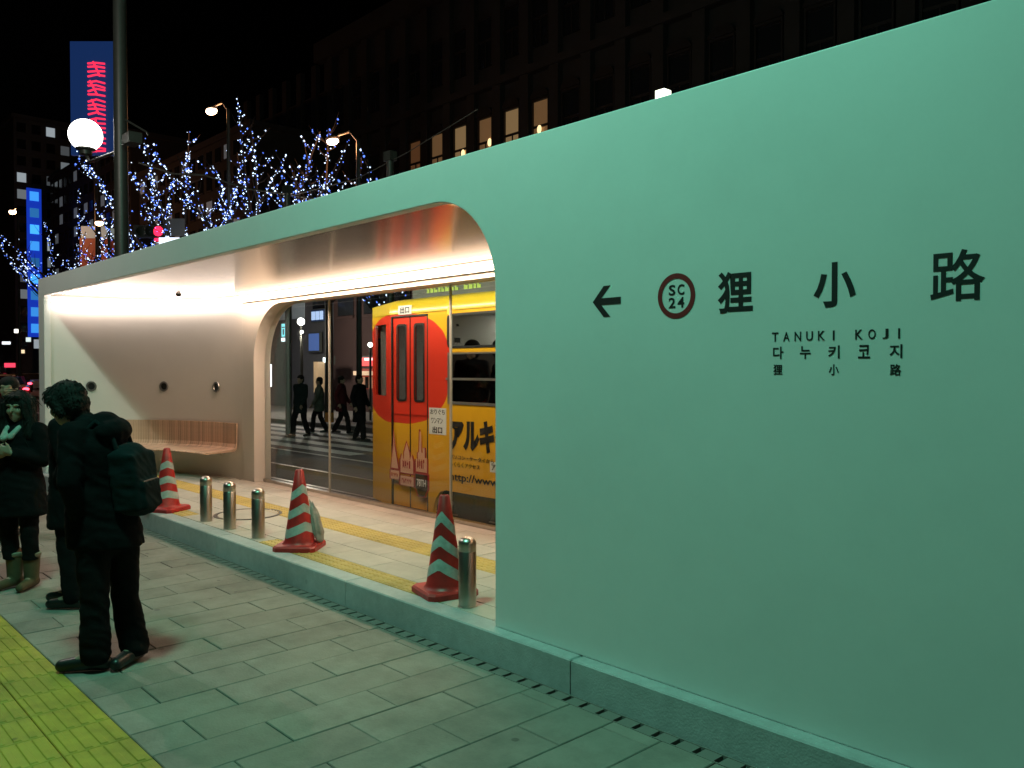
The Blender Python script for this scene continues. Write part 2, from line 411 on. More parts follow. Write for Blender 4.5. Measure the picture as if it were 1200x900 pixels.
# lettering on the facade
LY = SH_FRONT - .0012
def L(name, body, x, z, wd, h, m=None, bold=.0):
    return text(name, body, x, LY, z, wd, h, m or M['ink'], sh, bold)
L('kanji_character', '狸', -2.157, 2.143, .186, .194, bold=.022)
L('kanji_character', '小', -1.676, 2.143, .186, .190, bold=.026)
L('kanji_character', '路', -1.190, 2.143, .194, .196, bold=.010)
for i, ch in enumerate('TANUKI KOJI'):
    if ch == ' ': continue
    ww = {'I': .0075, 'J': .024}.get(ch, .031)
    L('letter', ch, -1.95 + i * .0545, 1.928, ww, .041, bold=.012)
for i, ch in enumerate('다누키코지'): L('hangul_character', ch, -1.935 + i * .1295, 1.857, .050, .055, bold=.014)
for x, ch in ((-1.936, '狸'), (-1.676, '小'), (-1.418, '路')): L('small_kanji_character', ch, x, 1.782, .044, .046, bold=.014)
rg = MB(); n = 48; ro, ri = .112, .086
rg.add([(-2.49 + r * math.cos(2 * math.pi * i / n), y, 2.146 + r * math.sin(2 * math.pi * i / n)) for y in (LY + .001, LY - .001) for r in (ro, ri) for i in range(n)],
       [(2 * n + i, 2 * n + (i + 1) % n, 3 * n + (i + 1) % n, 3 * n + i) for i in range(n)] + [(i, (i + 1) % n, 2 * n + (i + 1) % n, 2 * n + i) for i in range(n)])
S(rg, 'station_number_ring', M['redvinyl'])
for ch, x, z in (('S', -2.515, 2.176), ('C', -2.462, 2.176), ('2', -2.515, 2.113), ('4', -2.462, 2.113)):
    L('station_number', ch, x, z, .040, .052, bold=.02)
ax, az = -2.942, 2.146
S(MB().prism([(ax - .098, az), (ax - .02, az + .083), (ax + .025, az + .083), (ax - .038, az + .018), (ax + .098, az + .018), (ax + .098, az - .018), (ax - .038, az - .018), (ax + .025, az - .083), (ax - .02, az - .083)], 'y', LY - .001, LY + .001), 'arrow', M['ink'])

# ---------------------------------------------------------------- bench
M['wood'] = mat('pale_bench_wood', (.60, .41, .29), .5, var=.12, scale=9, objvar=.17)
bn = thing('curved_bench', 'curved pale wood slat bench fixed to the shelter end wall', 'bench', (-12.6, 4.6, PZ))
BL = bn.location
sl = MB()
w2 = .019
prof = [(-.010, .80), (-.012, .50), (-.03, .45), (-.075, .425), (-.45, .405), (-.463, .392), (-.45, .38), (-.06, .395), (-.025, .41), (-.0, .44)]  # radial offset from wall, height
prof = [(p[0] - .03, p[1]) for p in prof] + [(-.015, .80)]
n = len(prof)
vs = []
for sgn in (-1, 1):
    for dr_, z in prof:
        r = CR + dr_; vs.append((-r, sgn * w2 * (r / CR), z))
sl.add(vs, [tuple(range(n)), tuple(range(2 * n - 1, n - 1, -1))] + [(i, n + i, n + (i + 1) % n, (i + 1) % n) for i in range(n)])
sme = sl.mesh('slat', M['wood'])
step = .0415 / CR
k = int(R(88.0 - 31.0) / step)
for i in range(k):
    a = R(31.0) + step * (i + .5)
    link('slat', sme, bn, (CX - BL.x, CY - BL.y, 0), (0, 0, -a))
sup = MB()
for a in (38, 54, 70, 85):
    sup.box(-.01, .01, 0, .01, 0, .01)
bk = MB(); pts = [R(31 + 57 * i / 24) for i in range(25)]
bk.tube([(CX - BL.x - (CR - .25) * math.cos(a), CY - BL.y + (CR - .25) * math.sin(a), .372) for a in pts], .016, 8)
bk.build('support_rail', M['steel'], bn)

# ---------------------------------------------------------------- bollards and cones
def make_bollard(p, label):
    t = thing('bollard', label, 'bollard', p, 0, 'stainless bollards along the platform edge')
    prof = [(.060, 0), (.060, .36)] ; MB().lathe([(.060, 0), (.060, .372), (.0585, .374)], 32).build('post', M['steel'], t, smooth=40)
    cap = [(.0585, .374), (.0603, .377), (.0603, .425)] + [(.0603 * math.cos(R(a)), .425 + .045 * math.sin(R(a))) for a in range(10, 90, 10)] + [(.004, .4705)]
    MB().lathe(cap, 32).build('cap', M['steel'], t, smooth=40)
    MB().lathe([(.066, 0), (.066, .004), (.0605, .006)], 32).build('floor_ring', M['steel'], t, smooth=40)
for x, lb in ((-8.56, 'farthest stainless bollard, beside the cone near the bench'), (-7.99, 'middle one of three close-set stainless bollards'),
              (-7.37, 'stainless bollard of the three nearest the centre cone'), (-4.30, 'single stainless bollard beside the nearest cone')):
    make_bollard((x, 3.58, PZ), lb)

def make_cone(p, rz, label, tilt):
    t = thing('traffic_cone', label, 'traffic cone', p, rz, 'striped cones closing the platform edge')
    h, r0, r1, zb = .70, .135, .036, .055
    b = MB(); s = .19; q = []
    for z, e in ((0, 0), (.035, 0), (.048, .012)):
        ss = s - e; c = .035
        q += [[(ss - c, -ss, z), (ss, -ss + c, z), (ss, ss - c, z), (ss - c, ss, z), (-ss + c, ss, z), (-ss, ss - c, z), (-ss, -ss + c, z), (-ss + c, -ss, z)]]
    vs = sum(q, []); fs = [tuple(range(7, -1, -1)), tuple(range(16, 24))]
    for j in range(2):
        for i in range(8): fs.append((j * 8 + i, j * 8 + (i + 1) % 8, j * 8 + 8 + (i + 1) % 8, j * 8 + 8 + i))
    b.add(vs, fs); b.build('base', M['conered'], t)
    def rad(z): return r0 + (r1 - r0) * (z - .045) / (h - .045)
    MB().lathe([(.155, .046), (.142, .056), (rad(.075), .075), (rad(.40), .40), (r1, h - .008), (r1 * .75, h), (.02, h), (.02, h - .03)], 32).build('body', M['conered'], t, smooth=40)
    n = 36
    for z0, z1 in ((.135, .215), (.300, .375), (.465, .540)):
        m = MB(); vs = []; fs = []
        for i in range(n + 1):
            a = 2 * math.pi * i / n
            wob = tilt * abs(((i / n * 2 + .25) % 1) - .5) * 2 - tilt * .5
            for z in (z0 + wob, z1 + wob):
                vs.append(((rad(z) + .0018) * math.cos(a), (rad(z) + .0018) * math.sin(a), z))
        for i in range(n): fs.append((2 * i, 2 * i + 2, 2 * i + 3, 2 * i + 1))
        m.add(vs, fs); m.build('stripe', M['conewhite'], t, smooth=60)
    return t
make_cone((-9.50, 3.53, PZ), .5, 'farthest red and white cone, in front of the bench', .05)
make_cone((-6.70, 3.645, PZ), .75, 'red and white cone with grey plastic bag against it', .075)
make_cone((-4.66, 3.67, PZ), -.25, 'nearest red and white cone, beside a lone bollard', .11)
# crumpled bag behind the middle cone
bm = bmesh.new(); bmesh.ops.create_icosphere(bm, subdivisions=4, radius=1)
from mathutils import noise
for v in bm.verts:
    nz = noise.noise(v.co * 2.3) * .25 + noise.noise(v.co * 6) * .12
    v.co *= 1 + nz; z = v.co.z
    k = .55 + .45 * (1 - (z + 1) / 2); v.co = Vector((v.co.x * .050 * k, v.co.y * .070 * k, (z + 1.0) * .19))
    if v.co.z < 0: v.co.z = 0
me = bpy.data.meshes.new('plastic_bag'); bm.to_mesh(me); bm.free(); me.materials.append(M['bag'])
for p_ in me.polygons: p_.use_smooth = True
o = link('plastic_bag', me, None, (-6.595, 3.80, PZ + .04), (R(4), R(-14), .4)); tag(o, 'limp grey plastic bag drooping behind the middle cone', 'plastic bag')
# manhole
mh = thing('manhole_cover', 'round manhole cover set in platform paving behind the bollards', 'manhole cover', (-8.64, 4.08, PZ))
MB().lathe([(.30, .0), (.30, .0045), (.0, .0046)][::-1] if 0 else [(.315, 0.0), (.315, .004), (.0, .0042)], 40).build('lid', M['ptile'], mh)
MB().lathe([(.36, 0.0), (.36, .005), (.325, .005), (.325, 0)], 40).build('rim', M['iron'], mh)

# ---------------------------------------------------------------- tram
TY, TX0, TX1 = 6.2, -9.74, 3.2          # near side plane, front end, rear end
TW = 2.3
def body_paint():
    m = bpy.data.materials.new('tram_livery'); m.use_nodes = True; n = m.node_tree.nodes; l = m.node_tree.links; p = n['Principled BSDF']
    p.inputs['Roughness'].default_value = .28; p.inputs['Coat Weight'].default_value = .4
    tc = n.new('ShaderNodeTexCoord'); sp = n.new('ShaderNodeSeparateXYZ'); l.new(tc.outputs['Object'], sp.inputs[0])
    no = n.new('ShaderNodeTexNoise'); no.inputs['Scale'].default_value = 3.0; l.new(tc.outputs['Object'], no.inputs[0])
    def math_(op, a, b=None):
        q = n.new('ShaderNodeMath'); q.operation = op
        for i, s in enumerate((a, b)):
            if s is None: continue
            if isinstance(s, (int, float)): q.inputs[i].default_value = s
            else: l.new(s, q.inputs[i])
        return q.outputs[0]
    # the red printed disc: a rounded blob (x, z in the tram's own axes)
    dx = math_('POWER', math_('ABSOLUTE', math_('DIVIDE', math_('SUBTRACT', sp.outputs[0], -8.86), 1.10)), 2.6)
    dz = math_('POWER', math_('ABSOLUTE', math_('DIVIDE', math_('SUBTRACT', sp.outputs[2], 1.78), .70)), 2.6)
    d = math_('ADD', math_('ADD', dx, dz), math_('MULTIPLY', math_('SUBTRACT', no.outputs[0], .5), .12))
    red = math_('LESS_THAN', d, 1.0)
    gr = n.new('ShaderNodeValToRGB'); e = gr.color_ramp.elements
    e[0].position = .0; e[0].color = (.84, .40, .016, 1); e[1].position = 1; e[1].color = (.85, .47, .022, 1)
    l.new(math_('DIVIDE', sp.outputs[2], 2.6), gr.inputs[0])
    mx = n.new('ShaderNodeMix'); mx.data_type = 'RGBA'; l.new(red, mx.inputs[0]); l.new(gr.outputs[0], mx.inputs[6]); mx.inputs[7].default_value = (.72, .045, .022, 1)
    l.new(mx.outputs[2], p.inputs['Base Color'])
    return m
M['livery'] = body_paint()
M['troof'] = mat('tram_roof_grey', (.05, .055, .05), .6)
M['tyellow'] = mat('tram_cantrail_yellow', (.62, .44, .03), .3, coat=.3)
M['tglass'] = glassmat('tram_window_glass', (.62, .64, .64), 1.5)
M['tdark'] = mat('tram_window_rubber', (.01, .01, .01), .5)
M['talu'] = mat('window_aluminium', (.45, .43, .40), .35, metal=.8)
M['under'] = mat('underframe_brown', (.045, .030, .022), .8, var=.3, scale=6)
M['interior'] = mat('tram_interior_panel', (.62, .60, .55), .6)
M['seatcloth'] = mat('tram_seat_cloth', (.05, .07, .16), .9)
M['plate'] = mat('white_plate', (.78, .77, .74), .5)
M['tink'] = mat('black_print', (.012, .009, .008), .5)
M['pinkprint'] = mat('pale_pink_print', (.80, .42, .28), .5)
M['redprint'] = mat('dark_red_print', (.42, .025, .018), .5)
tr = thing('tram', 'yellow and red tram with black katakana stopped behind the glass', 'tram', (-3.1, TY + 1.15, RZ))
TL = tr.location
def T(mb, name, m, smooth=None, parent=None):
    if parent is None:
        mb.v = [(v[0] - TL.x, v[1] - TL.y, v[2] - TL.z) for v in mb.v]; return mb.build(name, m, tr, smooth=smooth)
    pl = TL + parent.location
    mb.v = [(v[0] - pl.x, v[1] - pl.y, v[2] - pl.z) for v in mb.v]; return mb.build(name, m, parent, smooth=smooth)
# livery material uses object coordinates of the body: keep the body's mesh in world axes and shift the object instead
def Tworld(mb, name, m, smooth=None):
    return mb.build(name, m, tr, loc=(-TL.x, -TL.y, -TL.z), smooth=smooth)
ZB0, ZB1, ZT = .0, .325, 2.47
wins = [(-7.80, -6.72), (-6.56, -5.48), (-5.32, -4.24), (-4.08, -3.0)]      # window bays (x)
WZ = [(2.03, 2.42), (1.36, 1.97)]
door = (-8.97, -8.20, .10, 2.44)
side = MB()
xs = sorted({-9.0, 3.0, door[0], door[1], *[a for w_ in wins for a in w_]})
zs = sorted({ZB1, 1.36, 1.97, 2.03, 2.42, 2.44, ZT})
def hole(xm, zm):
    if door[0] < xm < door[1] and zm < door[3]: return True
    for a, b in wins:
        if a < xm < b and (1.36 < zm < 1.97 or 2.03 < zm < 2.42): return True
    return False
for i in range(len(xs) - 1):
    for j in range(len(zs) - 1):
        if hole((xs[i] + xs[i + 1]) / 2, (zs[j] + zs[j + 1]) / 2): continue
        side.box(xs[i], xs[i + 1], TY, TY + .05, zs[j], zs[j + 1])
# lower skirt between the front and the wheel arch
sk = [(-9.0, ZB1), (-9.0, ZB0)] + [(-8.97, ZB0), (-8.97, .10)] if 0 else None
side.prism([(-8.195, ZB1), (-8.195, ZB0), (-8.10, ZB0), (-8.085, .10), (-8.03, .22), (-7.95, .30), (-7.86, ZB1)], 'y', TY, TY + .05)
side.box(-9.0, -8.97, TY, TY + .05, ZB0, ZB1)
# tapered front corner: from (x -9, y TY) to (x TX0, y TY+.28), pinned top
def corner(z0, z1): side.add([(-9.0, TY, z0), (TX0, TY + .22, z0), (TX0, TY + .27, z0), (-9.0, TY + .05, z0), (-9.0, TY, z1), (TX0, TY + .22, z1), (TX0, TY + .27, z1), (-9.0, TY + .05, z1)],
    [(0, 3, 2, 1), (4, 5, 6, 7), (0, 1, 5, 4), (1, 2, 6, 5), (2, 3, 7, 6), (3, 0, 4, 7)])
corner(ZB0, 1.42); corner(2.36, ZT)
def cpt(f, z, off=0): return (-9.0 + (TX0 + 9.0) * f, TY + .22 * f + off, z)
for f0, f1 in ((0, .22), (.86, 1)):
    side.add([cpt(f0, 1.42), cpt(f1, 1.42), cpt(f1, 1.42, .05), cpt(f0, 1.42, .05), cpt(f0, 2.36), cpt(f1, 2.36), cpt(f1, 2.36, .05), cpt(f0, 2.36, .05)],
             [(0, 3, 2, 1), (4, 5, 6, 7), (0, 1, 5, 4), (1, 2, 6, 5), (2, 3, 7, 6), (3, 0, 4, 7)])
# front end and far side
side.box(TX0 - .03, TX0 + .03, TY + .25, TY + TW - .25, ZB0, 1.3); side.box(TX0 - .03, TX0 + .03, TY + .25, TY + TW - .25, 2.2, ZT)
side.box(-9.0, 3.0, TY + TW - .05, TY + TW, ZB1, 1.36); side.box(-9.0, 3.0, TY + TW - .05, TY + TW, 2.25, ZT)
for k in range(9): side.box(-9.0 + k * 1.45, -8.8 + k * 1.45, TY + TW - .05, TY + TW, 1.36, 2.25)
side.box(3.0, 3.05, TY, TY + TW, ZB1, ZT)
Tworld(side, 'body', M['livery'])
gl = MB(); gl.add([cpt(.22, 1.42, .02), cpt(.86, 1.42, .02), cpt(.86, 2.36, .02), cpt(.22, 2.36, .02)], [(0, 1, 2, 3)]); T(gl, 'corner_window', M['tglass'])
gl = MB().box(TX0 - .01, TX0 + .01, TY + .25, TY + TW - .25, 1.3, 2.2); T(gl, 'windscreen', M['tglass'])
# cantrail (rounded shoulder) and roof
cr = MB(); prof = [(TY - .012, ZT), (TY - .012, ZT + .05), (TY + .03, ZT + .13), (TY + .12, ZT + .19), (TY + .3, ZT + .22), (TY + TW - .3, ZT + .22), (TY + TW - .03, ZT + .13), (TY + TW, ZT)]
cr.prism(prof, 'x', -9.0, 3.0)
a = [(-9.0, y, z) for y, z in prof]; b = [(TX0, min(max(y, TY + .22), TY + TW - .30), z - (.05 if z > ZT + .06 else 0)) for y, z in prof]; nn_ = len(prof)
cr.add(a + b, [(i, (i + 1) % nn_, nn_ + (i + 1) % nn_, nn_ + i) for i in range(nn_)] + [tuple(range(nn_)), tuple(range(2 * nn_ - 1, nn_ - 1, -1))])
T(cr, 'cantrail', M['tyellow'], smooth=35)
M['roofboard'] = mat('roof_board_green', (.02, .032, .024), .5)
rb = T(MB().box(-9.0, 2.4, TY + .36, TY + .40, ZT + .225, ZT + .60), 'roof_board', M['roofboard'])
T(MB().box(-7.9, 1.6, TY + .55, TY + TW - .55, ZT + .226, ZT + .48), 'roof_unit', M['troof'])
M['limeprint'] = emit('lime_lit_lettering', (.42, .62, .06), .35)
lime = MB(); x = -9.0 + .32; rnd = random.Random(3)
for k in range(13):
    wd = rnd.uniform(.04, .075)
    if k != 8:
        lime.box(x, x + wd * .35, TY + .352, TY + .358, 2.752, 2.835); lime.box(x + wd * .4, x + wd, TY + .352, TY + .358, 2.752, 2.752 + rnd.uniform(.03, .06))
    x += wd + .025
T(lime, 'roof_lettering', M['limeprint'])
# doors: two leaves with tall rounded windows
for a, b in ((door[0] + .015, -8.59), (-8.58, door[1] - .015)):
    m = MB(); wa, wb, w0, w1 = a + .085, b - .075, 1.37, 2.34
    m.box(a, wa, TY + .02, TY + .05, .03, 2.43); m.box(wb, b, TY + .02, TY + .05, .03, 2.43); m.box(wa, wb, TY + .02, TY + .05, .03, w0); m.box(wa, wb, TY + .02, TY + .05, w1, 2.43)
    m.box(a + .02, b - .02, TY + .012, TY + .02, 1.20, 1.215)
    dl = Tworld(m, 'door_leaf', M['livery'])
    pl = MB(); rx = .045
    rim = arc(wb - rx, w1 - rx, rx, 0, 90, 5) + arc(wa + rx, w1 - rx, rx, 90, 180, 5) + arc(wa + rx, w0 + rx, rx, 180, 270, 5) + arc(wb - rx, w0 + rx, rx, 270, 360, 5)
    cxm, czm = (wa + wb) / 2, (w0 + w1) / 2; nr = len(rim)
    inn = [(cxm + (x_ - cxm) * .80, czm + (z_ - czm) * .965) for x_, z_ in rim]
    outr = [(cxm + (x_ - cxm) * 1.10, czm + (z_ - czm) * 1.012) for x_, z_ in rim]
    pl.add([(x_, TY + .012, z_) for x_, z_ in outr] + [(x_, TY + .012, z_) for x_, z_ in inn], [(i, (i + 1) % nr, nr + (i + 1) % nr, nr + i) for i in range(nr)])
    f_ = pl.build('window_rubber', M['tdark'], dl)
    MB().box(wa, wb, TY + .03, TY + .036, w0, w1).build('pane', M['tglass'], dl)
# dark gap lines round the doors
T(MB().box(door[0] - .006, door[0] + .012, TY - .003, TY + .03, .02, 2.45).box(-8.589, -8.581, TY + .01, TY + .03, .02, 2.44).box(door[1] - .012, door[1] + .006, TY - .003, TY + .03, .02, 2.45).box(door[0] - .006, door[1] + .006, TY - .003, TY + .03, 2.435, 2.45), 'door_seal', M['tdark'])
T(MB().box(door[0] + .05, door[1] - .02, TY - .012, TY - .003 + .02, -.01, .012), 'door_step', M['redprint'])
# side windows
for i, (a, b) in enumerate(wins):
    m = MB(); rx = .06; z0, z1 = WZ[0]
    rim = arc(b - rx, z1 - rx, rx, 0, 90, 5) + arc(a + rx, z1 - rx, rx, 90, 180, 5) + arc(a + rx, z0 + rx, rx, 180, 270, 5) + arc(b - rx, z0 + rx, rx, 270, 360, 5)
    cxm, czm = (a + b) / 2, (z0 + z1) / 2; nr = len(rim)
    o1 = [(cxm + (x_ - cxm) * 1.03, czm + (z_ - czm) * 1.05) for x_, z_ in rim]; i1 = [(cxm + (x_ - cxm) * .96, czm + (z_ - czm) * .91) for x_, z_ in rim]
    m.add([(x_, TY - .006, z_) for x_, z_ in o1] + [(x_, TY - .006, z_) for x_, z_ in i1] + [(x_, TY + .02, z_) for x_, z_ in i1],
          [(k, (k + 1) % nr, nr + (k + 1) % nr, nr + k) for k in range(nr)] + [(nr + k, nr + (k + 1) % nr, 2 * nr + (k + 1) % nr, 2 * nr + k) for k in range(nr)])
    uw = T(m, 'upper_window', M['tdark'])
    T(MB().box(a, b, TY + .02, TY + .026, z0, z1), 'pane', M['tglass'])
    m = MB(); z0, z1 = WZ[1]; f = .022
    m.box(a - .004, a + f, TY - .008, TY + .03, z0, z1); m.box(b - f, b + .004, TY - .008, TY + .03, z0, z1); m.box(a + f, b - f, TY - .008, TY + .03, z0, z0 + .03); m.box(a + f, b - f, TY - .008, TY + .03, z1 - .02, z1)
    m.box(a - .03, b + .02, TY - .014, TY + .02, 1.645, 1.672)
    lw = T(m, 'lower_sash', M['talu'])
    T(MB().box(a, b, TY + .02, TY + .026, z0, z1), 'pane', M['tglass'])
# interior
it = MB(); it.box(-9.2, 2.95, TY + .06, TY + TW - .06, .55, .60); it.box(-9.2, 2.95, TY + .06, TY + TW - .06, ZT - .02, ZT + .0)
it.box(-9.0, 2.9, TY + TW - .09, TY + TW - .06, .6, 1.30); it.box(-9.0, 2.9, TY + TW - .09, TY + TW - .06, 2.02, ZT - .02)
it.box(-8.06, -8.02, TY + .12, TY + TW - .1, 1.98, 2.445); it.box(-9.66, -9.62, TY + .30, TY + TW - .3, .6, 2.445); it.box(-9.6, -8.07, TY + .55, TY + .60, .6, 1.2)
T(it, 'interior', M['interior'])
for k, x in enumerate((-7.3, -6.6, -5.9, -5.2)):
    se = MB(); se.box(x - .3, x + .3, TY + .10, TY + .50, .6, 1.02); se.box(x - .3, x + .3, TY + .09, TY + .17, 1.02, 1.34); T(se, 'seat', M['seatcloth'])
M['tramlamp'] = emit('tram_ceiling_lamp', (1.0, .93, .80), 14.0, sample=True)
T(MB().box(-8.9, 2.5, TY + 1.05, TY + 1.22, ZT - .05, ZT - .022), 'ceiling_lamp', M['tramlamp'])
M['advert'] = mat('pale_advert_card', (.75, .72, .62), .6); M['advert2'] = mat('blue_advert_card', (.25, .38, .62), .6)
for k, (x, wd) in enumerate(((-9.0, .5), (-8.4, .55), (-7.8, .8), (-6.9, .5), (-6.3, .9), (-5.3, .6), (-4.6, .6))):
    T(MB().box(x, x + wd, TY + TW - .10, TY + TW - .092, 2.05, 2.36), 'advert_card', M['advert2'] if k % 3 == 0 else M['advert'])
T(MB().box(-8.06, -8.02, TY + .12, TY + TW - .1, .6, 1.978), 'bulkhead', M['under'])
T(MB().box(-8.018, -8.012, TY + .13, TY + .24, 2.03, 2.36), 'advert_card', M['advert2'])
T(MB().box(-8.018, -8.012, TY + .30, TY + .34, 2.30, 2.33).box(-8.018, -8.008, TY + .27, TY + .36, 2.10, 2.16), 'notice_mark', M['tdark'])
for x in (-8.6, -7.6, -6.6, -5.6): T(MB().tube([(x, TY + .75, .6), (x, TY + .75, ZT - .02)], .017, 8), 'grab_pole', M['steel'])
# orange marker lamp on the pillar
M['marker'] = emit('orange_marker_lamp', (1.0, .42, .05), 2.2)
T(MB().ball((-7.73 - .02, TY - .012, 2.455), (.048, .02, .048), 16, 8), 'marker_lamp', M['marker'], smooth=60)
# underframe and wheels
T(MB().box(-9.3, 2.9, TY + .35, TY + TW - .35, .12, .55).box(-7.2, 1.0, TY + .22, TY + .34, .14, .33).box(-9.2, -8.2, TY + .1, TY + .5, .05, .3), 'underframe', M['under'])
for x in (-7.62, -6.1, -.6, .9):
    wm = MB()
    q = [(.30, .0), (.33, .01), (.33, .10), (.30, .11), (.12, .11), (.10, .14), (.05, .14)]
    vs = []; fs = []; n = 24
    for r, d in q:
        for i in range(n): vs.append((x + r * math.cos(2 * math.pi * i / n), TY + .30 - d, RZ + .335 + r * math.sin(2 * math.pi * i / n)))
    for j in range(len(q) - 1):
        for i in range(n): fs.append((j * n + i, j * n + (i + 1) % n, (j + 1) * n + (i + 1) % n, (j + 1) * n + i))
    fs.append(tuple((len(q) - 1) * n + i for i in range(n))); wm.add(vs, fs); T(wm, 'wheel', M['iron'], smooth=40)
# printed matter on the tram side
PY = TY - .0035
def TT(name, s, x0, x1, z0, z1, m, bold=0): return text(name, s, (x0 + x1) / 2, PY - .001, (z0 + z1) / 2, x1 - x0, z1 - z0, m, tr, bold)
T(MB().box(-8.80, -8.52, PY - .01, PY + .006, 2.462, 2.575), 'exit_plate', M['plate'])
text('exit_characters', '出口', -8.66, PY - .0115, 2.518, .20, .085, M['tink'], tr, .03)
T(MB().box(-8.17, -7.835, PY, PY + .003, .985, 1.305), 'notice_plate', M['plate'])
TT('notice_characters', 'おりぐち', -8.145, -7.86, 1.225, 1.290, M['tink'], .015)
TT('notice_characters', 'ワンマン', -8.125, -7.90, 1.115, 1.185, M['tink'], .01)
TT('notice_characters', '出口', -8.10, -7.91, 1.0, 1.08, M['tink'], .03)
TT('katakana_lettering', 'アルキタ', -7.765, -6.70, .825, 1.20, M['tink'], .06)
TT('small_lettering', 'パソコン・ケータイから', -7.76, -6.98, .715, .765, M['tink'], .01)
TT('small_lettering', 'らくらくアクセス', -7.76, -7.22, .625, .680, M['tink'], .01)
T(MB().box(-7.045, -6.6, PY, PY + .003, .62, .735), 'search_box', M['plate'])
TT('small_lettering', 'アルキタ', -7.02, -6.70, .64, .715, M['tink'], .02)
TT('web_address', 'http://www.aru', -7.765, -6.62, .435, .555, M['tink'], .015)
# city drawing on the front skirt: tower, domed hall, needle and dark shield
def outline_print(poly, z=0, fill=M['pinkprint'], rim=M['redprint'], dy=0):
    cx_ = sum(p[0] for p in poly) / len(poly); cz_ = sum(p[1] for p in poly) / len(poly)
    big = [(cx_ + (p[0] - cx_) * 1.14 + (.012 if p[0] > cx_ else -.012), cz_ + (p[1] - cz_) * 1.10) for p in poly]
    T(MB().prism(big, 'y', PY - .0002 - dy, PY + .003), 'city_print', rim)
    T(MB().prism(poly, 'y', PY - .0012 - dy, PY - .0003 - dy), 'city_print', fill)
outline_print([(-9.28 + .30, .50), (-8.93, .78), (-8.915, .98), (-8.90, .78), (-8.82, .50)])
outline_print([(-8.77, .46), (-8.77, .62), (-8.735, .70), (-8.70, .62), (-8.69, .72), (-8.635, .85), (-8.58, .72), (-8.57, .62), (-8.535, .70), (-8.50, .62), (-8.50, .46)])
outline_print([(-8.44, .50), (-8.44, .66), (-8.40, .66), (-8.40, .74), (-8.375, .74), (-8.362, 1.0), (-8.338, 1.0), (-8.325, .74), (-8.30, .74), (-8.30, .80), (-8.26, .80), (-8.26, .68), (-8.215, .68), (-8.215, .50)])
for (x0, x1, z0, z1) in ((-8.99, -8.80, .36, .47), (-8.77, -8.49, .30, .42)):
    outline_print([(x0, z0), (x1, z0), (x1, z1), (x0, z1)], dy=.001)
M['shield'] = mat('dark_shield_print', (.03, .015, .012), .5)
outline_print([(-8.45, .47), (-8.20, .47), (-8.20, .30), (-8.27, .20), (-8.38, .20), (-8.45, .30)], fill=M['shield'], dy=.001)
TT('shield_lettering', '78TH', -8.42, -8.23, .32, .41, M['plate'], .02).location.y -= .003
def squiggle(x0, x1, z0, z1, k, seed):
    rn = random.Random(seed); m = MB()
    for i in range(k):
        x = x0 + (x1 - x0) * i / k; wd = (x1 - x0) / k * .6
        m.box(x, x + wd * .35, PY - .0045, PY - .003, z0, z1); m.box(x + wd * .35, x + wd, PY - .0045, PY - .003, z0 + (z1 - z0) * rn.uniform(0, .7), z0 + (z1 - z0) * rn.uniform(.75, 1))
    T(m, 'city_print_detail', M['redprint'])
squiggle(-8.97, -8.82, .39, .44, 5, 1); squiggle(-8.74, -8.52, .33, .39, 6, 2); squiggle(-8.72, -8.54, .52, .62, 4, 3); squiggle(-8.41, -8.25, .54, .66, 4, 4)

# rails in the road
for y in (TY + TW / 2 - .534, TY + TW / 2 + .534):
    r_ = MB().box(-120, 30, y - .03, y + .03, RZ - .02, RZ + .004).build('tram_rail', M['steel']); tag(r_, kind='structure')
# painted road markings
rm = MB(); rnd = random.Random(5)
sl_ = thing('zebra_crossing', 'wide zebra crossing on the dark road beyond the glass', 'crossing', (-21, 11, RZ))
y = 9.75
while y < 13.4:
    mm = MB().box(-5.5 + rnd.uniform(-.15, .15), 5.0 + rnd.uniform(-.6, .6) - (y - 9.75) * .2, y - 11, y - 11 + .42, .004, .006).build('stripe', M['paint'], sl_); y += .80
ln = MB().box(-60, 0, 9.28, 9.38, RZ + .004, RZ + .006).build('lane_line', M['paint']); tag(ln, kind='structure')
fp = MB().box(-260, 160, 13.7, 60, RZ - .1, RZ + .14).build('far_pavement', mat('far_paving', (.16, .15, .14), .8, var=.2, scale=1.5)); tag(fp, kind='structure')

